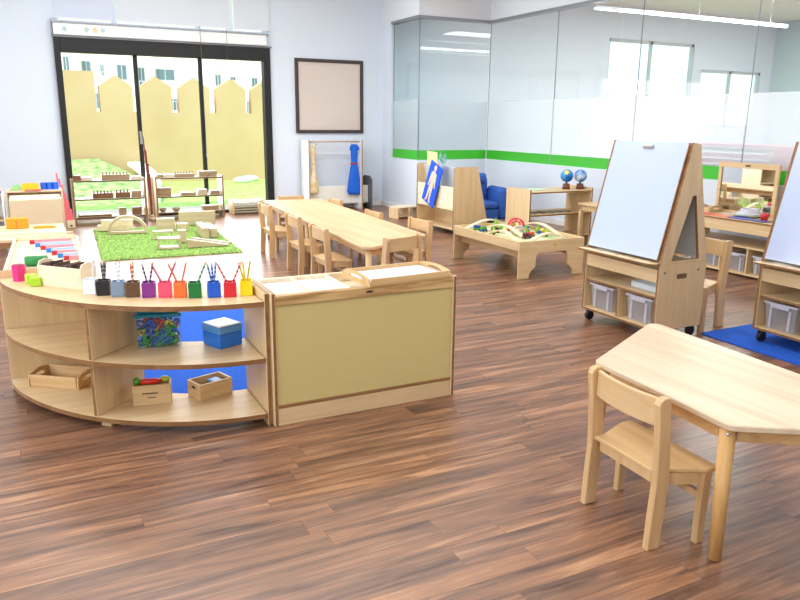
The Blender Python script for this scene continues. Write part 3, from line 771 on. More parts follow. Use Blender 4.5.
# ------------------------------------------------------------------ sand cabinet
t = thing('sensory_cabinet', 'low birch cabinet with a tan felt back and trays on top beside the curved shelf', 'cabinet', (1.494, 3.30, 0))
for s in (-1, 1):
    m = MB(); m.box(s * .508 - .011, s * .508 + .011, 0, .42, 0, .688, bev=.004, edge=1, thin=0); m.build('side_panel', [BIRCH, EDGE], t)
m = MB(); m.box(-.4965, .4965, .001, .022, .622, .672, bev=.003); rail_ = m.build('top_rail', OAK, t)
m = MB(); m.prism([(.022 * math.cos(i * PI / 6) - .0, .648 + .006 * math.sin(i * PI / 6)) for i in range(12)], 1, -.0008, .0005); m.build('badge', plain('badge_dark', (52, 46, 44), .4), rail_)
B(-.4965, .4965, .012, .020, .108, .6215, bev=0).build('felt_back', plain('tan_felt', (206, 186, 124), .95, noise=.03), t)
B(-.4965, .4965, .004, .022, .092, .1075, bev=.002).build('bottom_strip', EDGE, t)
B(-.4965, .4965, .006, .020, .0, .0915, bev=.002).build('kick_board', BIRCHX, t)
B(-.4965, .4965, .0225, .42, .605, .620, bev=.002).build('top_board', PALE, t)
m = MB(); m.box(-.4965, .4965, .402, .42, .6205, .672, bev=.002); m.build('top_rail', PALE, t)
B(-.4965, .4965, .0225, .42, .09, .105, bev=.002).build('bottom_board', BIRCHX, t)
t = thing('divided_tray', 'pale wooden tray divided in two with white inserts on the left of the cabinet', 'tray', (1.205, 3.515, .6215))
m = MB()
for y in (-.185, .172): m.box(-.20, .20, y, y + .013, 0, .052, bev=.002)
for x in (-.20, -.007, .187): m.box(x, x + .013, -.1715, .1715, 0, .052, bev=.002)
m.build('tray_frame', PALE, t)
for x0, x1 in ((-.186, -.008), (.007, .186)): B(x0, x1, -.171, .171, 0, .030, bev=0).build('white_insert', WHITES, t)
t = tray('handled_tray', 'wooden tray of white sand with arched ends on the right of the cabinet', (1.722, 3.452, .6735), R(4), .245, .150, .042, wood('tray_maple', (222, 186, 134), (200, 160, 106), 0), he=.014)
B(-.233, .233, -.144, .144, .0085, .022, bev=0).build('sand_filling', WHITES, t)

# ------------------------------------------------------------------ rugs
BLUE = mottled('blue_carpet', (30, 84, 190), (44, 104, 214), 160, .95, bump=.3, detail=2)
def rug(name, lb, x0, x1, y0, y1, mat, rz=0):
    m = MB(); m.prism(rrect(-(x1 - x0) / 2, (x1 - x0) / 2, -(y1 - y0) / 2, (y1 - y0) / 2, .03, 3), 2, .0, .010, bev=.002)
    one(name, m, mat, lb, 'rug', ((x0 + x1) / 2, (y0 + y1) / 2, .0005), rz)
rug('blue_rug', 'flat blue carpet under the easels on the right', 4.27, 6.15, 1.2, 3.58, BLUE)
rug('blue_rug', 'flat blue carpet seen through the open back of the curved shelf', .36, 1.95, 3.78, 5.95, BLUE)
# shaggy green rug
m = MB(); nx, ny = 110, 160; W_, D_ = 1.52, 2.34; V = []
for j in range(ny + 1):
    row = []
    for i in range(nx + 1):
        x = -W_ / 2 + W_ * i / nx; y = -D_ / 2 + D_ * j / ny
        e = min(i, nx - i, j, ny - j)
        z = .004 if e == 0 else .022 + random.uniform(-.009, .011)
        row.append(m.bm.verts.new((x + random.uniform(-.005, .005) + (.004 * math.sin(y * 9) if e < 3 else 0), y + random.uniform(-.005, .005), z)))
    V.append(row)
for j in range(ny):
    for i in range(nx): m.bm.faces.new((V[j][i], V[j][i + 1], V[j + 1][i + 1], V[j + 1][i]))
m.bm.faces.new([V[0][i] for i in range(nx + 1)][::-1] + [V[j][0] for j in range(1, ny + 1)] + [V[ny][i] for i in range(1, nx + 1)] + [V[j][nx] for j in range(ny - 1, 0, -1)])
one('shaggy_rug', m, mottled('grass_green_pile', (104, 146, 66), (172, 204, 116), 42, .95), 'shaggy grass-green rug with wooden building blocks on it', 'rug', (1.41, 9.42, 0), R(-2.5))
# ------------------------------------------------------------------ blocks on the rug
ZR = .034
BLK = wood('block_wood', (206, 188, 154), (190, 168, 132), 0)
def block(lb, x, y, hx, hy, h, rz=0, z=ZR, mat=None, hole=None, name='wooden_block', grp='building blocks on the green rug'):
    m = MB()
    if hole == 'x':      # open tunnel through y
        m.frame([(-hx, 0), (hx, 0), (hx, h), (-hx, h)], [(-hx + .018, .018), (hx - .018, .018), (hx - .018, h - .018), (-hx + .018, h - .018)], 1, -hy, hy)
    elif hole == 'legs':
        m.box(-hx, hx, -hy, hy, h - .022, h, bev=.002); m.box(-hx, -hx + .02, -hy, hy, 0, h - .0225, bev=.002); m.box(hx - .02, hx, -hy, hy, 0, h - .0225, bev=.002)
    elif hole == 'ramp':
        m.prism([(-hx, 0), (hx, 0), (hx, .012), (-hx, h)], 1, -hy, hy, bev=.002)
    else:
        m.box(-hx, hx, -hy, hy, 0, h, bev=.004)
    return one(name, m, mat or BLK, lb, 'block', (x, y, z), rz, grp)
block('long white plank block at the far left corner of the green rug, lower of two', .96, 10.36, .22, .05, .075, R(-6), mat=PALE)
block('long white plank block at the far left of the rug, stacked on another plank', .985, 10.365, .20, .045, .065, R(-6), z=ZR + .0755, mat=PALE)
m = MB()
n = 16; m.prism([(.24 * math.cos(PI * i / n), .03 + .205 * math.sin(PI * i / n)) for i in range(n + 1)] + [(.205 * math.cos(PI * (n - i) / n), .03 + .172 * math.sin(PI * (n - i) / n)) for i in range(n + 1)], 1, -.05, .05)
m.box(-.24, .24, -.05, .05, 0, .0295, bev=.002)
one('arch_block', m, BLK, 'wooden arch block with a flat base bar on the left half of the rug', 'block', (1.075, 10.02, ZR), R(-8), 'building blocks on the green rug')
block('upright box-shaped block left of the long panel on the rug', 1.575, 10.13, .115, .06, .16, R(-4))
block('long pale panel block standing at the far edge of the green rug', 2.06, 10.46, .25, .03, .19, R(-5), mat=wood('panel_block', (200, 184, 150), (186, 168, 132), 0))
block('small cube block in front of the long panel on the rug', 1.765, 9.98, .07, .06, .10, R(-4))
block('low bridge-shaped block with two legs near the middle of the rug', 1.415, 9.36, .12, .06, .105, R(-6), hole='legs')
block('open hollow square block, nearest of the blocks on the rug', 1.375, 8.68, .125, .09, .12, R(-8), hole='x')
block('tall narrow block standing beside the ramps on the rug', 1.585, 9.03, .05, .05, .15, R(-8))
block('long wooden ramp block sloping to the right on the rug, nearer one', 1.80, 8.60, .24, .035, .10, R(-2), hole='ramp')
block('wooden ramp block crossing behind the nearer ramp on the rug', 1.87, 8.77, .22, .035, .085, R(-10), hole='ramp')
block('tall plank block standing at the right of the rug, left of a pair', 1.93, 9.50, .045, .30, .13, R(-4))
block('tall plank block standing at the right of the rug, right of a pair', 2.03, 9.50, .045, .28, .115, R(-4))

# ------------------------------------------------------------------ shelves by the garden door
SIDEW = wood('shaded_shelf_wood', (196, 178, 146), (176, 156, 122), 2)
def low_shelf(lb, x0, x1, y0, d, h, zs, back=False, mats=None):
    t = thing('open_shelf', lb, 'shelf', ((x0 + x1) / 2, y0, 0), 0, 'open shelves by the garden door')
    w = (x1 - x0) / 2; mt = mats or [BIRCHX, EDGE]
    for s in (-1, 1):
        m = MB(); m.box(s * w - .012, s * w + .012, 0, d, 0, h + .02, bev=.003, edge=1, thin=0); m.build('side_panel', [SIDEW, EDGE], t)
    for i, z in enumerate(zs):
        m = MB(); m.box(-w + .0125, w - .0125, .002, d - .002, z - .022, z, bev=.003, edge=1, thin=2); m.build('shelf_board', mt, t)
    return t
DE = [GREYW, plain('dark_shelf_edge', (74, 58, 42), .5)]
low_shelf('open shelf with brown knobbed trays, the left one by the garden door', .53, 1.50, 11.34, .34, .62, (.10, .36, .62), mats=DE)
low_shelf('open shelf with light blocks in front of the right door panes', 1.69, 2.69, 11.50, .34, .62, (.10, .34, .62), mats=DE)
GB = 'wooden things on the door shelves'
DT = wood('dark_tray_wood', (126, 88, 58), (92, 60, 38), 0); MT = wood('backlit_tray_wood', (158, 132, 102), (132, 106, 78), 0); PGR = wood('backlit_pale_item', (206, 196, 176), (188, 176, 154), 0)  # mid and pale tones darkened, backlit shade put into the colour
def sitem(lb, x, y, z, hx, hy, h, mat, knobs=0, name='wooden_tray'):
    m = MB(); m.box(-hx, hx, -hy, hy, 0, h, bev=.003)
    for k in range(knobs):
        kx = -hx + (k + .5) * 2 * hx / knobs; m.cyl((kx, 0, h), (kx, 0, h + .035), .008, .012, 8)
    return one(name, m, mat, lb, 'tray' if name == 'wooden_tray' else 'block', (x, y, z + .0005), 0, GB)
sitem('dark brown box at the left end of the top of the left door shelf', .60, 11.48, .62, .05, .10, .07, DT, name='wooden_box')
sitem('pale flat box beside the dark box on top of the left door shelf', .73, 11.48, .62, .075, .10, .045, PGR, name='wooden_box')
sitem('brown tray of knobbed cylinders on top of the left door shelf', 1.12, 11.48, .62, .19, .07, .075, MT, 8)
sitem('white flat box at the right end of the top of the left door shelf', 1.41, 11.48, .62, .07, .09, .04, PGR, name='wooden_box')
sitem('dark brown knobbed cylinder tray on the middle of the left door shelf, left one', .93, 11.48, .36, .14, .07, .07, DT, 6)
sitem('dark brown knobbed cylinder tray on the middle of the left door shelf, right one', 1.20, 11.48, .36, .10, .07, .075, DT, 4)
sitem('brown box at the right end of the middle board of the left door shelf', 1.39, 11.48, .36, .065, .08, .09, MT, name='wooden_box')
sitem('small grey-brown cube on the bottom of the left door shelf, left one', 1.18, 11.46, .10, .05, .05, .11, MT, name='wooden_box')
sitem('dark brown cube on the bottom of the left door shelf, right one', 1.38, 11.46, .10, .065, .06, .11, DT, name='wooden_box')
sitem('flat brown board lying on the bottom of the left door shelf', .80, 11.48, .10, .22, .12, .03, DT, name='wooden_box')
sitem('small box at the left end of the top of the right door shelf', 1.77, 11.64, .62, .05, .07, .045, MT, name='wooden_box')
sitem('white box next to the small box on top of the right door shelf', 1.90, 11.64, .62, .06, .08, .05, PGR, name='wooden_box')
sitem('long tray of pegs in the middle of the top of the right door shelf', 2.13, 11.64, .62, .15, .07, .05, MT, 7)
sitem('square wooden box on the right door shelf top, left of a pair', 2.41, 11.64, .62, .065, .08, .085, MT, name='wooden_box')
sitem('square wooden box on the right door shelf top, right of a pair', 2.555, 11.64, .62, .065, .08, .085, MT, name='wooden_box')
sitem('tall wooden box at the left of the middle board of the right door shelf', 1.81, 11.64, .34, .10, .09, .125, MT, name='wooden_box')
sitem('low flat box in the middle of the right door shelf', 2.17, 11.64, .34, .11, .08, .045, MT, name='wooden_box')
sitem('wooden box right of centre on the middle board of the right door shelf', 2.39, 11.64, .34, .07, .08, .085, GREYW, name='wooden_box')
sitem('wooden box at the right end of the middle board of the right door shelf', 2.58, 11.64, .34, .07, .08, .06, MT, name='wooden_box')
def bowl(lb, x, y, z, r, mat):
    m = MB(); m.lathe([(r * .45, 0), (r * .85, .02), (r, .05), (r * .93, .05), (r * .75, .022), (.002, .012)], 16)
    return one('wooden_bowl', m, mat, lb, 'bowl', (x, y, z + .0005), 0, 'bowls on the right door shelf')
bowl('left wooden bowl on the bottom of the right door shelf', 1.78, 11.62, .10, .06, MT)
bowl('right wooden bowl on the bottom of the right door shelf', 1.98, 11.62, .10, .07, MT)
sitem('stack of flat wooden pieces on the bottom of the right door shelf', 2.50, 11.64, .10, .12, .09, .07, MT, name='wooden_box')
# leaning rod stand between the shelves
t = thing('rod_stand', 'tall dark red rods leaning together between the two door shelves', 'rod stand', (1.592, 11.42, 0))
m = MB(); m.cyl((0, 0, 0), (0, 0, .05), .055, .05, 14); m.cyl((0, 0, .05), (0, 0, .09), .03, .026, 12); m.build('stand_base', GREYW, t)
for k, (dx, h) in enumerate(((-.055, 1.14), (-.035, .95), (-.015, .75), (.012, .6))):
    m = MB(); m.box(-.009, .009, -.009, .009, 0, h, bev=.001, M=Matrix.Translation((dx * .2, -.01 + .012 * k, .091)) @ Matrix.Rotation(R(-2.2 + k * .9), 4, 'Y')); m.build('rod', plain('dark_red_rod', (124, 40, 36), .5), t)
m = MB(); m.box(-.045, .045, -.03, .03, 0, .62, bev=.003)
one('narrow_post', m, PALE, 'narrow pale upright board beside the red rods at the door shelves', 'board', (1.632, 11.80, 0))
# pink stair rods at the left
t = thing('pink_rod_rack', 'bright pink stepped rods standing in a small white block left of the door shelves', 'rod rack', (.455, 11.10, 0))
m = MB(); m.box(-.05, .05, -.05, .05, 0, .10, bev=.004); m.build('rack_base', PALE, t)
m = MB(); m.cyl((.0, -.0505, .03), (0, -.0515, .03), .014, seg=10); m.build('hole', BLACKP, t)
for k, h in enumerate((.66, .58, .49, .38, .26, .15)):
    m = MB(); m.box(-.060 + k * .021, -.040 + k * .021, -.025, .025, .1005, .1005 + h, bev=.001, M=Matrix.Translation((-.02, 0, 0)) @ Matrix.Rotation(R(-4.0), 4, 'Y')); m.build('pink_rod', plain('pink_rod', (238, 112, 124), .5), t)
# slatted rack by the door
t = thing('slatted_rack', 'low slatted wooden rack on the floor by the right door post', 'rack', (3.12, 11.62, 0))
for s in (-1, 1):
    m = MB(); m.box(s * .25 - .012, s * .25 + .012, 0, .26, 0, .225, bev=.003); m.build('side_panel', BIRCH, t)
for k in range(5):
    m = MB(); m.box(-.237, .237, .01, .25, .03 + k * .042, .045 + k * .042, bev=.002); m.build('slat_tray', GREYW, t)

# ------------------------------------------------------------------ dress-up unit
DU = plain('white_laminate', (240, 240, 230), .45)
t = thing('dress_up_unit', 'white dress-up stand with hanging rail and a low chest against the wall', 'dress-up stand', (4.66, 11.55, 0))
for s, x in ((-1, -.52), (1, .43)):
    m = MB(); m.box(x - .012, x + .012, 0.0, .38, 0, 1.165, bev=.01, edge=1, thin=0); m.build('side_panel', [WHITEP, wood('oak_edge', (188, 150, 104), (164, 126, 84), 2)], t)
m = MB(); m.cyl((-.507, .08, 1.14), (.417, .08, 1.14), .012, seg=10); m.build('hanging_rail', wood('rail_wood', (206, 176, 134), (184, 150, 108), 0), t)
B(-.507, .60, .135, .155, .10, .40, bev=.003).build('chest_front', DU, t)
B(-.507, .60, .1705, .37, .08, .10, bev=.003).build('chest_floor', DU, t)
B(-.507, .417, .36, .378, .1005, 1.10, bev=0).build('back_board', plain('back_board_white', (222, 230, 240), .5), t)
m = MB(); m.box(-.507, .417, .35, .3595, .92, .94, bev=0); m.build('back_rail', WHITEP, t)
m = MB(); m.prism([(.0, 0), (.38, 0), (.38, .52), (.30, .56), (.08, .56), (0, .50)], 0, .601, .622); m.build('curved_side_panel', plain('dark_grey_side', (96, 98, 106), .5), t)
m = MB()
for x in (-.45, .54):
    for y in (.05, .33): m.cyl((x - .012, y, .035), (x + .012, y, .035), .035, seg=12)
m.build('caster', BLACKP, t)
# costumes
def gown(name, lb, x, prof, mat, mats2=None, belt=None, z=1.12, wy=.045):
    t = thing(name, lb, 'costume', (x, 11.63, z), 0, 'costumes on the dress-up stand')
    m = MB(); m.tube([(0, 0, .02), (0, 0, .035), (.012, 0, .045), (.0, 0, .055)], .003, 6); m.tube([(-.07, 0, -.03), (0, 0, .02), (.07, 0, -.03)], .004, 6); m.build('hanger', STEEL, t)
    m = MB(); seg = 20; rings = []
    for hw, zz in prof:
        rings.append([m.bm.verts.new((hw * math.cos(2 * PI * i / seg) * (1 + .06 * math.sin(i * 2.4)), (wy + hw * .15) * math.sin(2 * PI * i / seg) * .7, zz)) for i in range(seg)])
    for a, b in zip(rings, rings[1:]):
        for i in range(seg): f = m.bm.faces.new((a[i], a[(i + 1) % seg], b[(i + 1) % seg], b[i])); f.smooth = True
    m.bm.faces.new(rings[0][::-1]); m.bm.faces.new(rings[-1])
    m.build('dress', mat, t)
    if belt:
        hw, zz, bm_ = belt; m = MB()
        m.tube([(hw * math.cos(2 * PI * i / 20), (wy + hw * .15) * .78 * math.sin(2 * PI * i / 20), zz) for i in range(20)], .012, 6, closed=True); m.build('belt', bm_, t)
    return t
CB = plain('costume_blue', (26, 102, 216), .8)
g = gown('blue_costume', 'blue dress costume with a red belt on the right of the hanging rail', 4.975, [(.02, -.02), (.04, -.03), (.058, -.09), (.062, -.22), (.052, -.34), (.07, -.42), (.105, -.62), (.13, -.82), (.10, -.87)], CB, belt=(.062, -.345, plain('belt_red', (206, 36, 40), .6)))
m = MB()
for s in (-1, 1): m.tube([(s * .04, 0, -.04), (s * .06, -.01, -.08), (s * .07, -.02, -.12)], [.02, .024, .02], 8)
m.build('sleeve', CB, g)
gown('yellow_costume', 'pale yellow ruffled costume at the left end of the hanging rail', 4.235, [(.015, -.02), (.035, -.05), (.04, -.16), (.035, -.28), (.03, -.40), (.05, -.52), (.075, -.66), (.085, -.80), (.06, -.83)], mottled('costume_yellow', (226, 196, 128), (246, 234, 206), 14, .9))

# ------------------------------------------------------------------ small step stool box
t = thing('step_stool', 'small open wooden step stool on the floor by the corner of the glass box', 'stool', (5.27, 10.14, 0), R(8))
m = MB(); m.box(-.21, .21, 0, .26, .165, .183, bev=.003); m.build('step_top', PALE, t)
for x in (-.20, .0, .20): B(x - .009, x + .009, .005, .255, 0, .1645, bev=.002).build('side_panel', BIRCH, t)
B(-.19, -.01, .006, .25, .03, .045, bev=0).build('lower_board', BIRCH, t)

# ------------------------------------------------------------------ book display with body board
t = thing('book_display', 'birch book display unit with sloped sides holding a blue body figure board', 'book display', (4.99, 8.33, 0))
for y in (0.0, 1.03):
    m = MB(); m.prism([(0, .07), (.56, .07), (.36, .905), (.03, .905), (.0, .88)], 1, y - .011, y + .011, edge=1, bev=0)
    m.build('side_panel', [BIRCH, EDGE], t)
m = MB(); m.box(.006, .024, .0115, 1.0185, .33, .64, bev=.003); m.build('front_pocket', PALE, t)
m = MB(); m.prism([(.20, .35), (.215, .35), (.115, .895), (.10, .895)], 1, .0115, 1.0185); m.build('slanted_board', plain('display_grey', (206, 214, 218), .6), t)
B(.0, .53, .0115, 1.0185, .07, .09, bev=.003).build('bottom_board', BIRCHY, t)
B(.30, .315, .0115, 1.0185, .0905, .34, bev=0).build('back_board', BIRCHY, t)
B(.03, .1995, .0115, 1.0185, .345, .36, bev=.002).build('pocket_floor', BIRCHY, t)
m = MB()
for y in (.07, .96):
    for x in (.07, .48): m.cyl((x, y - .012, .035), (x, y + .012, .035), .0345, seg=12); m.cyl((x, y, .04), (x, y, .0695), .01, seg=8)
m.build('caster', BLACKP, t)
# blue board with body figure, hung over the pocket, slightly tilted
def tilt(a, b): return Matrix.Rotation(R(b), 4, 'X') @ Matrix.Rotation(R(a), 4, 'Y')
t = thing('body_board', 'blue cloth board with a paper human body figure on the book display', 'board', (4.94, 8.97, .375))
MT_ = tilt(4, 20)
m = MB(); m.box(0, .012, -.17, .17, .0, .58, bev=.003, M=MT_); m.build('blue_cloth', plain('blue_felt', (28, 84, 214), .9), t)
m = MB()
Mx = MT_ @ Matrix.Translation((-.006, 0, 0))
def seg2(y0, z0, y1, z1, w0, w1, mi=0):
    d = Vector((y1 - y0, z1 - z0)).normalized(); n_ = Vector((-d.y, d.x))
    pts = [(y0 + n_.x * w0, z0 + n_.y * w0), (y0 - n_.x * w0, z0 - n_.y * w0), (y1 - n_.x * w1, z1 - n_.y * w1), (y1 + n_.x * w1, z1 + n_.y * w1)]
    m.prism(pts, 0, 0, .005, mi=mi, M=Mx)
seg2(0, .25, 0, .46, .042, .055); seg2(.022, .27, .045, .05, .026, .016); seg2(-.022, .27, -.03, .05, .026, .016)
seg2(.05, .45, .085, .24, .016, .012); seg2(-.05, .45, -.085, .26, .016, .012); seg2(.045, .05, .075, .03, .014, .014); seg2(-.03, .05, -.06, .03, .014, .014)
seg2(0, .46, 0, .49, .018, .018)
m.prism([(.034 * math.cos(i * PI / 6), .52 + .042 * math.sin(i * PI / 6)) for i in range(12)], 0, 0, .005, M=Mx)
m.build('body_figure', plain('paper_skin', (226, 204, 178), .8), t)
m = MB(); m.prism([(-.13, 0), (.13, .01), (.12, .21), (-.14, .20)], 0, -.002, .002, M=Matrix.Rotation(R(-6), 4, 'Y'))
one('yellow_booklet', m, plain('booklet_yellow', (226, 214, 160), .7), 'pale yellow booklet standing on top of the book display', 'booklet', (5.08, 9.07, .875), R(4))

m = MB()
for k in range(7):
    a = k * .9; m.prism([(-.02, 0), (.02, 0), (.012, .09), (0, .13), (-.012, .09)], 0, -.003 + k * .001, .0 + k * .001, M=Matrix.Translation((0, -.02 + .03 * math.sin(a), .02 * (k % 3))) @ Matrix.Rotation(R(-50 + 16 * k), 4, 'X'))
one('paper_plant', m, mottled('plant_teal', (70, 120, 130), (150, 190, 180), 30), 'teal paper leaves standing on top of the book display', 'paper decoration', (5.01, 8.70, .93), 0)

# ------------------------------------------------------------------ blue armchair
BF = plain('armchair_blue', (50, 98, 184), .75, noise=.08)
t = thing('armchair', 'small padded blue armchair in the corner behind the book display', 'armchair', (6.16, 9.55, 0), R(-8))
def pad(nm, x0, x1, y0, y1, z0, z1, b=.05, M=None):
    m = MB(); r = bmesh.ops.create_cube(m.bm, size=1.0)
    for v in r['verts']: v.co = Vector(((x0 + x1) / 2 + v.co.x * (x1 - x0), (y0 + y1) / 2 + v.co.y * (y1 - y0), (z0 + z1) / 2 + v.co.z * (z1 - z0)))
    bmesh.ops.bevel(m.bm, geom=m.bm.edges[:], offset=b, segments=4, affect='EDGES', profile=.55)
    if M is not None:
        for v in m.bm.verts: v.co = M @ v.co
    for f in m.bm.faces: f.smooth = True
    return m.build(nm, BF, t)
pad('seat_base', -.22, .22, -.30, .18, .03, .20, .03); pad('seat_cushion', -.20, .20, -.32, .14, .201, .31, .045)
for s in (-1, 1): pad('armrest', s * .305 - .08, s * .305 + .08, -.30, .22, .03, .52 if s > 0 else .50, .075)
pad('backrest', -.22, .22, .10, .26, .20, .66, .07)
pad('head_cushion', -.20, .16, .02, .17, .56, .72, .06)

# ------------------------------------------------------------------ two-board shelf with globes
t = thing('open_shelf', 'open birch shelf carrying two small globes near the glass wall', 'shelf', (5.945, 7.28, 0))
for s in (-1, 1):
    m = MB(); m.box(s * .485 - .012, s * .485 + .012, 0, .50, 0, .685, bev=.003, edge=1, thin=0); m.build('side_panel', [BIRCH, EDGE], t)
for z in (.08, .375, .655):
    m = MB(); m.box(-.4725, .4725, .004, .49, z - .022, z, bev=.003, edge=1, thin=2); m.build('shelf_board', [BIRCHX, EDGE], t)
GM = mottled('globe_map_blue', (22, 96, 176), (70, 156, 220), 9, .35, detail=2); GL_ = mottled('globe_map_white', (40, 120, 200), (206, 222, 234), 12, .35, detail=1)
for i, (x, y, mt, mi, lb) in enumerate(((6.18, 7.50, GM, 1, 'left globe, darker blue with yellow land, on a brown base on the open shelf'), (6.355, 7.44, GL_, 0, 'right globe, blue with white land, on a brown base on the open shelf'))):
    t = thing('globe', lb, 'globe', (x, y, .6555), 0, 'globes on the shelf')
    m = MB(); m.cyl((0, 0, 0), (0, 0, .07), .05, .044, 14); m.cyl((0, 0, .07), (0, 0, .09), .014, .012, 8); m.build('globe_base', plain('globe_brown', (108, 60, 44), .5), t)
    m = MB(); m.ball((0, 0, .17), .082, seg=24); s_ = m.build('globe_ball', mt, t)
    if mi:
        m = MB(); m.bm.from_mesh(s_.data); rm = [v for v in m.bm.verts if (v.co.normalized() - Vector((-.45, -.6, .65)).normalized()).length > .9 or (v.co - Vector((-.05, -.05, .215))).length > .045]
        bmesh.ops.delete(m.bm, geom=rm, context='VERTS')
        for v in m.bm.verts: v.co = Vector((0, 0, .17)) + (v.co - Vector((0, 0, .17))) * 1.015
        m.build('land_patch', plain('land_yellow', (236, 216, 90), .5), s_)
m = MB()
rs = random.Random(2)
for k in range(14):
    x = -.34 + k * .045; m.box(x, x + .03, -.07, .07, 0, rs.uniform(.006, .014), bev=0, mi=k % 3)
o = m.build('puzzle_strip', [plain('puzzle_grey', (150, 156, 150), .6), plain('puzzle_dark', (110, 110, 104), .6), plain('puzzle_tan', (190, 170, 140), .6)], None, (5.90, 7.44, .3755))
tag(o, 'grey flat puzzle lying on the middle board of the globe shelf', 'puzzle')
m = MB(); m.box(-.12, .12, -.10, .10, 0, .012, bev=.002); one('map_sheet', m, plain('map_green', (190, 214, 196), .6), 'pale green map sheet lying on top of the globe shelf', 'map', (5.75, 7.55, .6555), R(6))
# small table beside it
t = thing('small_square_table', 'small birch table standing between the globe shelf and the mobile easel', 'table', (6.33, 6.78, 0))
m = MB(); m.prism(rrect(-.27, .27, -.35, .35, .03, 3), 2, .50, .522, bev=.003); m.build('tabletop', BIRCHX, t)
m = MB()
for s in (-1, 1): m.box(s * .235 - .008, s * .235 + .008, -.29, .29, .435, .4995, bev=0)
for s in (-1, 1): m.box(-.22, .22, s * .315 - .008, s * .315 + .008, .435, .4995, bev=0)
m.build('apron', BIRCHX, t)
for x in (-.23, .23):
    for y in (-.31, .31): B(x - .022, x + .022, y - .022, y + .022, 0, .434, bev=.003).build('leg', BIRCH, t)
# ------------------------------------------------------------------ train table
t = thing('train_table', 'birch play table with cut-out legs and a wooden railway on top', 'play table', (4.55, 6.29, 0))
hx, hy = .40, .62
foot = [(-hx, 0), (-hx + .125, 0), (-hx + .135, .05), (-hx + .165, .085), (-hx + .20, .105), (-hx + .205, .20), (-hx + .215, .235), (-hx + .235, .25)]
prof = foot + [(-p[0], p[1]) for p in foot[::-1]] + [(hx, .372), (-hx, .372)]
for s in (-1, 1):
    m = MB(); m.prism(prof, 1, s * (hy - .01) - .011, s * (hy - .01) + .011, bev=.003); e_ = m.build('end_board', BIRCHX, t)
    if s < 0:
        m = MB(); m.prism([(.02 + .012 * math.cos(i * PI / 6), .315 + .012 * math.sin(i * PI / 6)) for i in range(12)] , 1, -hy - .0025, -hy - .0011); m.prism([(.045 + .010 * math.cos(i * PI / 6), .315 + .010 * math.sin(i * PI / 6)) for i in range(12)], 1, -hy - .0025, -hy - .0011)
        m.build('logo_mark', plain('logo_amber', (222, 168, 60), .5), e_)
for s in (-1, 1):
    B(s * (hx - .012) - .010, s * (hx - .012) + .010, -hy + .0225, hy - .0225, .275, .372, bev=.003).build('side_rail', BIRCHY, t)
    B(s * (hx - .10) - .010, s * (hx - .10) + .010, -hy + .0225, hy - .0225, .19, .25, bev=.003).build('lower_rail', BIRCHY, t)
B(-hx + .0225, hx - .0225, -hy + .0225, hy - .0225, .325, .338, bev=0).build('play_board', mottled('printed_board', (150, 184, 120), (232, 222, 190), 5, .6), t)
TZ = .3385
TX, TY = 4.55, 6.29
TRK = wood('track_wood', (240, 224, 194), (224, 202, 166), 0)
def track(lb, pts):
    m = MB(); m.sweep(pts, .05, .014, mi=0); 
    one('wooden_track', m, TRK, lb, 'toy track', (TX, TY, TZ), 0, 'wooden railway track')
def hump(x0, y0, x1, y1, h, n=14, z0=.001, bow=0):
    out = []
    for i in range(n + 1):
        u = i / n; dx, dy = x1 - x0, y1 - y0; L_ = math.hypot(dx, dy)
        b = bow * math.sin(PI * u); out.append((x0 + dx * u - dy / L_ * b, y0 + dy * u + dx / L_ * b, z0 + h * math.sin(PI * u) ** 1.3))
    return out
track('raised track piece along the left side of the train table', hump(-.33, -.50, -.33, .08, .075, bow=-.01))
track('raised track piece crossing the near end of the train table', hump(-.24, -.54, .34, -.42, .06, bow=.02))
track('raised track curving along the far end of the train table', hump(-.30, .52, .30, .50, .08, bow=.02))
track('raised track piece running down the middle of the train table', hump(-.19, .44, -.10, -.30, .085, bow=.03))
track('raised track along the right side of the train table', hump(.33, -.34, .33, .44, .085, bow=0))
def toycar(lb, x, y, rz, cols, n=2):
    t = thing('toy_train_car', lb, 'toy train', (TX + x, TY + y, TZ), rz, 'toy train cars')
    m = MB(); m.box(-.045, .045, -.018, .018, .012, .030, bev=.003); m.build('chassis', plain('toy_' + cols[0], CC[cols[0]], .4), t)
    m = MB(); m.box(-.04, .0, -.017, .017, .0305, .062, bev=.004); m.cyl((.0, 0, .044), (.04, 0, .044), .014, seg=10); m.build('cab', plain('toy_' + cols[1], CC[cols[1]], .4), t)
    m = MB()
    for a in (-.028, .028):
        for s in (-1, 1): m.cyl((a, s * .0185, .011), (a, s * .0235, .011), .0108, seg=10)
    m.build('wheels', BLACKP, t)
CC = dict(red=(210, 44, 48), blue=(24, 74, 170), green=(30, 140, 80), dark=(90, 36, 50), yellow=(240, 206, 50), white=(232, 232, 236), pink=(222, 60, 84))
toycar('green and blue toy train car at the left of the train table', -.24, .26, .3, ('blue', 'green'))
toycar('blue toy train car behind the red one at the left of the train table', -.25, .37, -.4, ('green', 'blue'))
toycar('red toy train car at the left middle of the train table', -.16, .16, -.2, ('red', 'dark'))
toycar('dark red toy train car near the front of the train table', .00, -.26, .3, ('dark', 'red'))
toycar('dark red toy train car behind the front one on the train table', -.09, -.30, .2, ('dark', 'dark'))
toycar('dark blue toy train car right of the dark red ones', .13, -.24, .8, ('blue', 'blue'))
toycar('yellow toy train car at the right of the train table', .245, -.13, .5, ('red', 'yellow'))
toycar('white and blue toy train car beside the red bridge', .21, .12, 0, ('white', 'blue'))
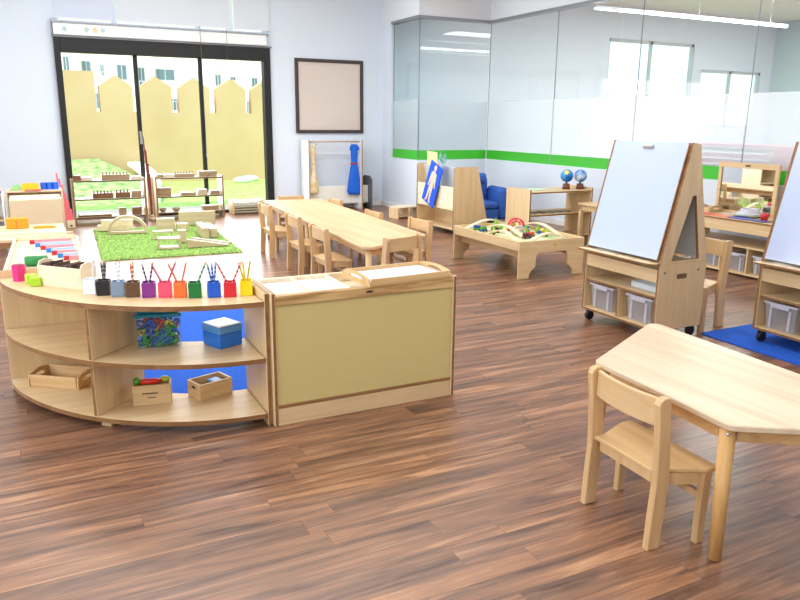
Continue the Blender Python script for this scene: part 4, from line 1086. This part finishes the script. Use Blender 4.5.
def tree(lb, x, y, h):
    t = thing('toy_tree', lb, 'toy tree', (TX + x, TY + y, TZ), 0, 'toy trees')
    m = MB(); m.cyl((0, 0, 0), (0, 0, .018), .016, .013, 10); m.build('trunk', plain('toy_trunk', (150, 110, 70), .6), t)
    m = MB(); m.lathe([(.026, .0185), (.03, .03), (.018, h * .6), (.004, h)], 12); m.build('crown', plain('toy_leaf', (130, 184, 54), .6), t)
for x, y, h, lb in ((-.27, .02, .09, 'toy tree at the left edge of the train table'), (-.05, .22, .10, 'toy tree behind the middle track'), (.05, .46, .11, 'toy tree near the far end of the train table'),
                    (.20, .33, .10, 'toy tree in front of the red bridge at the far side'), (.14, .02, .09, 'toy tree in the centre right of the train table'), (.20, -.26, .09, 'toy tree near the front right corner of the train table'), (.27, -.02, .085, 'toy tree nearest the right rail of the train table')):
    tree(lb, x, y, h)
t = thing('toy_bridge', 'red arched toy bridge at the right rear of the train table', 'toy bridge', (TX + .14, TY + .20, TZ), R(-20))
for s in (-1, 1):
    m = MB()
    m.tube([(.085 * math.cos(PI * i / 12), s * .025, .05 + .085 * math.sin(PI * i / 12)) for i in range(13)], .007, 6)
    m.tube([(.05 * math.cos(PI * i / 12), s * .025, .05 + .05 * math.sin(PI * i / 12)) for i in range(13)], .005, 6)
    for a in (45, 90, 135): m.tube([(.05 * math.cos(R(a)), s * .025, .05 + .05 * math.sin(R(a))), (.085 * math.cos(R(a)), s * .025, .05 + .085 * math.sin(R(a)))], .005, 6)
    m.build('arch', plain('toy_pinkred', (224, 52, 84), .4), t)
m = MB(); m.box(-.095, .095, -.035, .035, .035, .048, bev=.002); m.box(-.095, -.075, -.035, .035, 0, .0345, bev=.002); m.box(.075, .095, -.035, .035, 0, .0345, bev=.002)
m.build('bridge_deck', plain('toy_red', (210, 44, 48), .4), t)
t = thing('toy_tunnel', 'grey stone-look toy tunnel arch in the middle of the train table', 'toy tunnel', (TX - .01, TY - .06, TZ), R(-30))
m = MB(); n = 10
m.prism([(.075, 0)] + [(.075 * math.cos(PI * i / n), .03 + .07 * math.sin(PI * i / n)) for i in range(n + 1)] + [(-.075, 0), (-.05, 0)] + [(.05 * math.cos(PI * (n - i) / n), .02 + .05 * math.sin(PI * (n - i) / n)) for i in range(n + 1)] + [(.05, 0)], 1, -.04, .04)
m.build('tunnel_arch', mottled('toy_stone', (170, 150, 132), (214, 200, 184), 30), t)

# ------------------------------------------------------------------ mobile easels (front faces -x; local origin at front left floor corner, y runs to the right = -Y)
def make_easel(lb):
    t = thing('mobile_easel', lb, 'easel', group='mobile whiteboard easels')
    W, D = .735, .45
    EB = [BIRCH, EDGE]
    for y in (0, -W):
        o_ = 0.011
        m = MB(); m.box(0, D, y - o_, y + o_, .085, .558, bev=.003, edge=1, thin=1)
        p = m.build('side_panel', EB, t)
        if y < 0:
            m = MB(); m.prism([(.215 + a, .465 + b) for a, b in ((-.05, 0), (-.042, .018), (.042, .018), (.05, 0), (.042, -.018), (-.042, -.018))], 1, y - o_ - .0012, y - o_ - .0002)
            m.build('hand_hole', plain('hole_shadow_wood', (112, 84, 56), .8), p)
            m = MB()
            for xx in (.05, .37): m.cyl((xx, y - o_ - .0002, .50), (xx, y - o_ - .003, .50), .008, seg=10)
            m.build('bolt', plain('bolt_brass', (120, 96, 60), .4, .5), p)
        # A-shaped upper side with a tall triangular hole
        outer = [(.004, .559), (D - .01, .559), (.272, 1.36), (.206, 1.372)]
        inner = [(.10, .578), (D - .085, .578), (.278, 1.02), (.245, 1.02)]
        m = MB(); m.frame(outer, inner, 1, y - o_, y + o_, edge=1); m.build('upper_side', EB, t)
    n_ = Vector((.549 - 1.36, 0, .184)).normalized()
    def slab(nm, pts, mats, y0=-W + .014, y1=-.014, edge=None):
        m = MB(); m.prism(pts, 1, y0, y1, edge=edge); return m.build(nm, mats, t)
    # whiteboards, front and back
    wb = slab('whiteboard', [(-.005, .590), (.007, .587), (.203, 1.362), (.191, 1.368)], WHITEB, -W + .021, -.021)
    for yy in (-.0205, -W + .0125):
        m = MB(); m.prism([(-.006, .588), (.008, .585), (.204, 1.365), (.190, 1.371)], 1, yy, yy + .008); m.build('board_edge', EDGE, wb)
    slab('rear_board', [(D - .028, .57), (D - .016, .57), (.268, 1.325), (.256, 1.325)], plain('rear_board_grey', (188, 190, 188), .5))
    m = MB(); m.box(-.050, .050, -.018, -.002, -.014, .014, bev=.005, M=Matrix.Translation((.1845, -W / 2, 1.335)) @ Matrix.Rotation(R(-90), 4, 'Z') @ Matrix.Rotation(R(13), 4, 'X')); m.build('board_clip', plain('clip_grey', (178, 176, 170), .35, .4), wb)
    B(.210, .268, -W + .0115, -.0115, 1.33, 1.352, bev=.003).build('top_rail', BIRCHY, t)
    # tray
    m = MB(); m.prism([(-.075, .011), (-.075, -W + .03), (-.045, -W - .011), (-.0005, -W - .011), (-.0005, -W + .0112), (.07, -W + .0112), (.07, -.0112), (-.0005, -.0112), (-.0005, .011)], 2, .556, .568, edge=1); 0 and m.box(-.075, .14, -W - .018, .018, .549, .562, bev=.003, edge=1, thin=2); tr_ = m.build('pen_tray', [BIRCHY, EDGE], t)
    for k in range(4): B(-.058, -.012, -.10 - k * .17 - .06, -.10 - k * .17 + .05, .5682, .5692, bev=0).build('tray_recess', PALE, tr_)
    m = MB(); m.box(.004, .018, -W + .0115, -.0115, .430, .522, bev=.003, edge=1, thin=0); m.build('front_rail', [BIRCHY, EDGE], t)
    m = MB(); m.box(.012, D - .006, -W + .0115, -.0115, .315, .332, bev=.002, edge=1, thin=2); m.build('middle_board', [BIRCHY, EDGE], t)
    m = MB(); m.box(-.004, D, -W + .0115, -.0115, .085, .104, bev=.002, edge=1, thin=2); m.build('bottom_board', [BIRCHY, EDGE], t)
    m = MB(); m.box(.004, D - .012, -W / 2 - .009, -W / 2 + .009, .1045, .3145, bev=.002, edge=1, thin=1); m.build('divider', [BIRCH, EDGE], t)
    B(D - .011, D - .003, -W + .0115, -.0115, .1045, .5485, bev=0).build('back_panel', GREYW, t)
    for x in (.035, D - .035):
        for y in (-.045, -W + .045):
            m = MB(); m.cyl((x, y - .014, .036), (x, y + .014, .036), .0355, seg=16); m.cyl((x, y, .05), (x, y, .0845), .012, seg=8); m.box(x - .018, x + .018, y - .02, y - .0145, .03, .075, bev=.002); m.box(x - .018, x + .018, y + .0145, y + .02, .03, .075, bev=.002)
            m.build('caster', BLACKP, t)
    return t
def make_bin(lb, loc, rz=0, hx=.17, hy=.115, h=.215, grp='clear plastic storage bins'):
    t = thing('storage_bin', lb, 'storage bin', loc, rz, grp)
    RIM = glassmat('bin_rim_clear', (244, 244, 250), 1.4, .8, (236, 237, 246), .1)
    m = MB(); M_ = None
    vs = []
    def ring(sx, sy, z): return [(-sx, -sy, z), (sx, -sy, z), (sx, sy, z), (-sx, sy, z)]
    lo = [m.bm.verts.new(p) for p in ring(hx * .9, hy * .88, 0)]; hi = [m.bm.verts.new(p) for p in ring(hx, hy, h)]
    m.bm.faces.new(lo[::-1])
    for i in range(4): m.bm.faces.new((lo[i], lo[(i + 1) % 4], hi[(i + 1) % 4], hi[i]))
    m.build('bin_body', CLEARP, t)
    m = MB(); o = [(p[0] * 1.06, p[1] * 1.07) for p in ((-hx, -hy), (hx, -hy), (hx, hy), (-hx, hy))]; i_ = [(-hx, -hy), (hx, -hy), (hx, hy), (-hx, hy)]
    m.frame(o, i_, 2, h - .008, h + .006); m.build('bin_rim', RIM, t)
    m = MB(); m.box(-hx - .022, -hx - .0105, -hy * .6, hy * .6, h - .028, h - .004, bev=.003); m.build('bin_handle', RIM, t)
    for s in (-1, 1): B(-hx * .97 - .008, -hx * .97 - .001, s * hy * .6 - .008, s * hy * .6 + .008, .01, h - .03, bev=0).build('rib', RIM, t)
    return t
e1 = make_easel('mobile whiteboard easel in the middle right, the one fully in view'); e1.location = (3.77, 4.29, 0)
dup(e1, (4.458, 3.29, .011), 0, 'mobile whiteboard easel cut off by the right edge of the photo')
k = 0
b0 = make_bin('clear bin in the left compartment of the fully visible easel', (3.96, 4.29 - .165, .1045), 0, .155, .118, .185)
dup(b0, (3.96, 4.29 - .55, .1045), 0, 'clear bin in the right compartment of the fully visible easel')
dup(b0, (4.648, 3.29 - .165, .1155), 0, 'clear bin in the easel at the right edge of the photo')
dup(b0, (4.648, 3.29 - .55, .1155), 0, 'second clear bin of the right edge easel, right of its divider')

m = MB(); m.box(-.13, .13, -.15, .15, 0, .045, bev=.006); one('flat_box', m, plain('frosted_box', (214, 222, 226), .4), 'flat whitish box on the open middle board of the easel', 'box', (3.99, 3.74, .3325))

# ------------------------------------------------------------------ play counter against the glass wall
VX = 6.30
t = thing('play_counter', 'long low birch counter with bins below, standing against the glass wall', 'counter', (VX, 5.15, 0))
m = MB(); m.box(-.01, .60, -.65, .65, .545, .565, bev=.003, edge=1, thin=2); m.build('countertop', [BIRCHY, EDGE], t)
B(.0, .016, -.64, .64, .435, .5445, bev=.002).build('front_board', BIRCHY, t)
for y in (-.64, .64): B(.0, .58, y - .01, y + .01, 0.02, .434, bev=.002).build('side_panel', BIRCH, t)
B(.02, .57, -.629, .629, .285, .302, bev=.002).build('middle_board', BIRCHY, t)
B(.0, .57, -.629, .629, .02, .04, bev=.002).build('bottom_board', BIRCHY, t)
for y in (-.32, .0, .32): B(.01, .56, y - .008, y + .008, .0405, .2845, bev=0).build('divider', BIRCH, t)
B(.565, .575, -.629, .629, .0405, .2845, bev=0).build('back_panel', BIRCHY, t)
for i, (y, lb) in enumerate(((5.63, 'clear bin in the counter, farthest from the camera, beside the easel'), (5.31, 'clear bin in the counter behind the chair back'), (4.99, 'clear bin in the counter just right of the chair post'), (4.67, 'clear bin in the counter nearest the right easel'))):
    dup(b0, (VX + .19, y, .041), 0, lb, .96)
t = thing('framed_mirror', 'mirror in a birch frame standing on the back of the play counter', 'mirror', (6.76, 5.29, .5655))
m = MB(); m.frame([(-.365, 0), (.365, 0), (.365, .53), (-.365, .53)], [(-.325, .02), (.325, .02), (.325, .475), (-.325, .475)], 0, -.0, .025); m.build('mirror_frame', BIRCHY, t)
mm_, nt_, bs_ = newmat('mirror_silver'); bs_.inputs['Base Color'].default_value = (.92, .94, .94, 1); bs_.inputs['Metallic'].default_value = 1; bs_.inputs['Roughness'].default_value = .02
B(.012, .018, -.3245, .3245, .0205, .4745, bev=0).build('mirror_glass', mm_, t)
m = MB(); m.box(-.012, -.001, -.03, .03, .495, .512, bev=.004); m.build('mirror_clip', plain('clip_brown', (110, 78, 48), .5), t)
tray('handled_tray', 'small birch tray with an oval handle hole on the counter, beside the mirror', (6.62, 5.62, .5655), R(90), .10, .10, .05, BIRCHX, he=.02)
m = MB()
for k, (y, col) in enumerate(((.0, 0), (.0, 1))): pass
for k in range(5):
    m2 = MB(); m2.box(-.07, .07, -.11, .11, 0, .008, bev=.001)
    cols = [(40, 60, 160), (214, 70, 66), (232, 130, 80), (50, 60, 170), (36, 48, 130)]
    nm = ['blue', 'red', 'orange', 'blue', 'dark blue'][k]; wh = ['nearest the easel', 'next to the blue one at the left', 'in the middle of the row', 'right of the orange one', 'nearest the mirror\'s right edge'][k]
    one('picture_book', m2, plain('book_%d' % k, cols[k], .4), 'thin %s picture book on the counter edge, %s' % (nm, wh), 'book', (6.385, 5.66 - k * .215, .5655), R(3 - k * 2), 'thin books along the counter edge')
t = thing('coil_tray', 'white and green plate stacked with pale rings in front of the mirror', 'plate', (6.58, 5.08, .5655))
m = MB(); m.lathe([(.10, 0), (.15, .02), (.16, .03), (.14, .028), (.002, .012)], 20); m.build('plate', plain('plate_green_white', (206, 224, 206), .4), t)
for k in range(3):
    m = MB(); m.tube([(.09 * math.cos(i * PI / 8) + .01 * k, (.10 - .012 * k) * math.sin(i * PI / 8), .036 + .019 * k) for i in range(16)], .010, 6, closed=True); m.build('ring', WHITES, t)
m = MB(); m.lathe([(.03, 0), (.045, .05), (.03, .07), (.002, .072)], 14); one('red_cup', m, plain('cup_red_toy', (206, 52, 60), .4), 'small red toy cup at the right of the plate on the counter', 'cup', (6.50, 4.83, .5655))
# slatted drying rack
t = thing('drying_rack', 'tall birch drying rack with many thin shelves beside the mirror', 'rack', (6.40, 4.325, 0))
for y in (-.15, .15):
    m = MB(); m.box(0, .44, y - .011, y + .011, 0.0, 1.18, bev=.003, edge=1, thin=1); m.build('side_panel', [BIRCH, EDGE], t)
for k in range(13):
    B(.005, .43, -.1385, .1385, .14 + k * .082, .146 + k * .082, bev=0).build('rack_shelf', plain('rack_wire', (226, 224, 216), .4), t)
B(.0, .44, -.1385, .1385, 1.155, 1.178, bev=0).build('top_board', BIRCHY, t)
for k in range(13):
    pass

# ------------------------------------------------------------------ next room, seen through the glass
t = thing('striped_shelf', 'rack of pink and grey boards standing behind the frosted glass', 'shelf', (7.30, 6.08, 0))
PK = plain('pink_board', (228, 60, 118), .6); GYB = plain('grey_board', (54, 50, 66), .6)
for y in (-.62, .62): B(0, .35, y - .012, y + .012, 0, 1.26, bev=.002).build('side_panel', BIRCH, t)
for k, (z, mt) in enumerate(((.20, GYB), (.50, PK), (.80, GYB), (.905, PK), (.985, GYB), (1.06, PK), (1.13, PK), (1.20, GYB), (1.25, PK))):
    B(.002, .34, -.607, .607, z - .016, z + .016, bev=0).build('rack_board', mt, t)
t = thing('pink_cabinet', 'solid pink cabinet blurred behind the frosted glass beyond the mirror', 'cabinet', (7.30, 5.02, 0))
B(0, .40, -.38, .38, 0, 1.26, bev=.01).build('cabinet_body', plain('pink_cabinet', (226, 52, 108), .5), t)
B(-.012, -.0005, -.37, -.004, .05, 1.17, bev=.002).build('door', plain('pink_cabinet', (226, 52, 108), .5), t)
B(-.012, -.0005, .004, .37, .05, 1.17, bev=.002).build('door', plain('pink_cabinet', (226, 52, 108), .5), t)

# ------------------------------------------------------------------ left-hand group
# number rod shelf right behind the curved shelf
t = thing('rod_shelf', 'pale low shelf with a tray top holding the red and blue number rods', 'shelf', (.045, 5.22, 0), R(-2))
m = MB(); m.box(-.19, .19, -.64, .56, .625, .643, bev=.002); m.build('top_board', PALE, t)
for x in (-.20, .20): B(x - .009, x + .009, -.64, .56, 0, .662, bev=.003).build('side_panel', PALE, t)
B(-.19, .19, .545, .56, .6435, .675, bev=.002).build('end_rail', PALE, t)
B(-.19, .19, -.63, .55, .30, .318, bev=.002).build('middle_board', BIRCHY, t); B(-.19, .19, -.63, .55, .05, .068, bev=.002).build('bottom_board', BIRCHY, t)
REDR = plain('rod_red', (190, 32, 44), .4); BLUR = plain('rod_blue', (44, 132, 216), .4)
for k, (xl, y) in enumerate(((-.045, 5.60), (-.012, 5.455), (.018, 5.325), (.048, 5.20), (.078, 5.085), (.108, 4.975), (.138, 4.87))):
    xr = .222; L_ = xr - xl; m = MB()
    n = 8 - k; a0 = 0
    m.box(0, .030, -.014, .014, 0, .026, bev=.001, mi=0)
    m.box(.0301, L_, -.014, .014, 0, .026, bev=.001, mi=1)  # washed-out length, the glare is put into its colour
    ordn = ['longest, farthest back', 'second from the back', 'third from the back', 'middle one', 'third from the front', 'second from the front', 'shortest, in front'][k]
    one('number_rod', m, [REDR, plain('rod_red_glare', (236, 150, 156), .35)] if k % 2 == 0 else [BLUR, plain('rod_blue_glare', (176, 204, 240), .35)], '%s number rod on the pale shelf, %s' % ('red' if k % 2 == 0 else 'blue', ordn), 'rod', (xl, y, .6435), 0, 'red and blue number rods')
m = MB(); m.tube([(-.06, 0, .03), (-.055, 0, .03), (.06, 0, .03), (.065, 0, .03)], [.02, .03, .03, .02], 14)
one('green_roll', m, plain('green_roll', (34, 128, 62), .5), 'dark green roll lying behind the card bin', 'roll', (-.015, 4.74, .6435), R(-4))
# low curved table with orange blocks
t = thing('low_activity_table', 'low pale activity table with a wavy tray top and orange blocks, left edge', 'table', (-.16, 7.78, 0))
m = MB(); m.prism([(-.55, -.30)] + [(-.55 + .95 * i / 12, -.44 - .10 * math.sin(i / 12 * 2.6)) for i in range(1, 12)] + [(.42, -.36), (.42, .42), (-.55, .42)], 2, .412, .44, bev=.003); m.build('tabletop', wood('activity_top', (236, 216, 178), (212, 184, 140), 0, .5), t)
for y in (-.34, .38):
    m = MB(); m.box(-.52, .37, y - .012, y + .012, .33, .4115, bev=.002); m.build('apron', BIRCHX, t)
for x in (-.50, .35):
    for y in (-.32, .36): B(x - .022, x + .022, y - .011 + (.03 if y < 0 else -.03), y + .011 + (.03 if y < 0 else -.03), 0, .33, bev=.002).build('leg', BIRCH, t)
ORG = plain('orange_block', (238, 150, 26), .5)
for x, hx, h, lb in ((-.205, .045, .10, 'orange block on the activity table, left and darker of two side by side'), (-.105, .052, .10, 'orange block on the activity table, right of two side by side')):
    m = MB(); m.box(-hx, hx, -.06, .06, 0, h, bev=.006); one('orange_block', m, ORG, lb, 'block', (x, 8.0, .4405), 0, 'orange blocks')
m = MB(); m.prism([(-.10, -.02), (.09, -.035), (.10, .0), (.02, .035), (-.08, .03)], 2, 0, .018, bev=.002); one('orange_strip', m, ORG, 'flat orange piece lying right of the orange blocks', 'block', (.085, 7.92, .4405), 0)
for k, (x, y, rz, lb) in enumerate(((-.17, 7.55, .3, 'pale wooden paddle lying on the activity table, left one'), (.10, 7.52, -.2, 'pale wooden paddle lying on the activity table, right one'))):
    m = MB(); m.prism(rrect(-.13, .13, -.04, .04, .035, 4), 2, 0, .014, bev=.002); m.box(.13, .22, -.012, .012, .0, .012, bev=.002); one('wooden_paddle', m, PALE, lb, 'wooden paddle', (x, y, .4405), rz, 'wooden paddles')
# back-to-camera cabinet with papers on top
t = thing('low_cabinet', 'low beige cabinet seen from behind at the left, papers on top', 'cabinet', (.035, 9.10, 0))
B(-.265, .265, 0, .014, 0, .60, bev=.003).build('back_panel', plain('beige_back', (222, 200, 166), .7), t)
for x in (-.257, .257): B(x - .008, x + .008, .0145, .62, 0, .60, bev=.002).build('side_panel', PALE, t)
B(-.248, .248, .0145, .62, .58, .598, bev=.002).build('top_board', PALE, t)
B(-.248, .248, .0145, .60, .05, .068, bev=.002).build('bottom_board', PALE, t); B(-.248, .248, .0145, .60, .30, .316, bev=.002).build('middle_board', PALE, t)
for x, y, w_, d_, rz, c, lb in ((-.10, 9.34, .08, .11, .1, (232, 234, 246), 'white worksheet on the beige cabinet, left one'), (.13, 9.36, .08, .10, -.1, (224, 228, 244), 'lilac white worksheet on the beige cabinet, right one')):
    m = MB(); m.box(-w_, w_, -d_, d_, 0, .006, bev=0, mi=0)
    m.box(-w_ * .7, -w_ * .2, -d_ * .5, -d_ * .2, .006, .012, bev=0, mi=1); m.box(w_ * .1, w_ * .6, d_ * .1, d_ * .4, .006, .012, bev=0, mi=1)
    one('worksheet', m, [plain('sheet_%d' % c[0], c, .6), plain('sheet_mark', (130, 124, 160), .6)], lb, 'paper', (x, y, .6005), rz, 'worksheets')
# shelf behind it
t = thing('low_shelf', 'pale low shelf against the wall carrying yellow and blue trays', 'shelf', (.02, 10.0, 0))
B(-.30, .33, 0, .45, .60, .618, bev=.003).build('top_board', wood('peach_top', (236, 206, 172), (222, 186, 150), 0), t)
for x in (-.29, .32): B(x - .009, x + .009, .003, .447, 0, .5995, bev=.002).build('side_panel', PALE, t)
B(-.28, .31, .43, .445, .05, .5995, bev=0).build('back_panel', PALE, t)
B(-.28, .31, .003, .429, .30, .316, bev=0).build('middle_board', PALE, t)
def basket(lb, x, y, hx, hy, h, mat, z=.6185, nm='sorting_tray'):
    m = MB(); open_box(m, hx, hy, h, .006); return one(nm, m, mat, lb, 'tray', (x, y, z), 0, 'trays on the left wall shelf')
basket('yellow sorting tray on the left wall shelf', -.005, 10.18, .095, .08, .075, plain('tray_yellow', (240, 198, 36), .4))
m = MB()
for k in range(3): m.cyl((-.07 + k * .07, 0, 0), (-.07 + k * .07, 0, .085), .034, .038, 8, smooth=False)
one('blue_jars', m, plain('blue_pot', (30, 104, 220), .4), 'bright blue three-part holder beside the yellow tray', 'holder', (.215, 10.18, .6185), 0)
m = MB(); m.prism([(-.07, 0), (.07, 0), (.04, .07), (-.02, .06)], 1, -.05, .05, bev=.003); one('green_wedge', m, plain('soft_green', (150, 206, 140), .5), 'pale green wedge left of the yellow tray', 'block', (-.165, 10.2, .6185))
m = MB(); m.box(-.09, .09, -.07, .07, 0, .012, bev=.002); one('red_mat', m, plain('muted_red', (206, 110, 96), .6), 'flat muted red mat at the front of the yellow tray', 'mat', (.02, 10.06, .6185))
# wall shelf unit at the very edge
t = thing('picture_shelf', 'white and pale wood shelf unit cut off by the left edge of the photo', 'shelf', (-.75, 9.45, 0))
for x in (-.45, .45): B(x - .01, x + .01, 0, .38, 0, .64, bev=.002).build('side_panel', WHITEP, t)
for z in (.06, .33, .625): B(-.4395, .4395, 0, .38, z, z + .018, bev=.002).build('shelf_board', BIRCHX, t)
B(-.4395, .4395, .365, .378, .0785, .6245, bev=0).build('back_panel', WHITEP, t)
for k, (x, z, h, c, lb) in enumerate(((-.48, .6435, .03, (40, 84, 160), 'blue book on the left edge shelf, bottom of a pile of two'), (-.48, .674, .022, (236, 200, 176), 'peach book lying on the blue book at the left edge'))):
    m = MB(); m.box(-.12, .12, -.13, .13, 0, h, bev=.003); one('picture_book', m, plain('edge_book%d' % k, c, .5), lb, 'book', (x + .05, 9.62, z), R(4 * k), 'books at the left edge')
m = MB(); m.box(-.05, .05, -.05, .05, 0, .10, bev=.005); one('wooden_box', m, MT, 'small brown block inside the shelf at the left edge', 'box', (-.40, 9.56, .3485))
m = MB(); m.box(-.16, .16, -.12, .12, 0, .09, bev=.008); one('blue_box', m, plain('edge_blue', (44, 110, 206), .5), 'blue box on the bottom of the shelf at the left edge', 'box', (-.52, 9.60, .0785))

# ------------------------------------------------------------------ light
def area(name, loc, rot, sx, sy, power, col=(1, 1, 1)):
    l = bpy.data.lights.new(name, 'AREA'); l.shape = 'RECTANGLE'; l.size = sx; l.size_y = sy; l.energy = power; l.color = col
    o = bpy.data.objects.new(name, l); COL.objects.link(o); o.location = loc; o.rotation_euler = rot; return o
LP = 1.0
for y, pw in ((-1.2, 32), (1.4, 42), (4.0, 68), (6.6, 88), (9.0, 105)):
    area('ceiling_fill_light', (2.2, y, CH - .03), (0, 0, 0), 5.5, .6, pw, (1.0, .985, .96))  # unseen fill lamps added under the ceiling, no fixture modelled
for y in (0, 4.0, 8.0):
    area('ceiling_fill_light', (11.3, y, CH - .03), (0, 0, 0), 6, .8, 370, (1.0, .985, .96))  # more added fill, brightens the next room behind the glass
for y in (-.4, 3.6, 7.6):
    area('side_fill_light', (-2.66, y, 1.9), (0, R(-90), 0), 1.9, 3.1, 66 * LP, (.86, .93, 1.0))  # fill lamps added inside the invented left wall openings
area('daylight_door', (2.05, YW - .08, 1.25), (R(-90), 0, 0), 2.9, 2.2, 135, (.88, .93, 1.0))
sun = bpy.data.lights.new('sun', 'SUN'); sun.energy = 4.0; sun.angle = R(1.0); sun.color = (1, .96, .88)
so = bpy.data.objects.new('sun', sun); COL.objects.link(so)
so.rotation_euler = Vector((.62, .50, -.95)).to_track_quat('-Z', 'Y').to_euler()
w = bpy.data.worlds.new('world'); SC.world = w; w.use_nodes = True
bg = w.node_tree.nodes['Background']; bg.inputs[0].default_value = (.80, .90, 1.0, 1); bg.inputs[1].default_value = 2.0

SC.view_settings.view_transform = 'Standard'; SC.view_settings.look = 'None'; SC.view_settings.gamma = 1.0
SC.view_settings.exposure = 0.13; SC.view_settings.use_curve_mapping = False
SC.cycles.max_bounces = 8; SC.cycles.transparent_max_bounces = 16; SC.cycles.diffuse_bounces = 5
SC.cycles.caustics_reflective = False; SC.cycles.caustics_refractive = False
SC.cycles.sample_clamp_indirect = 6
SC.cycles.use_denoising = True
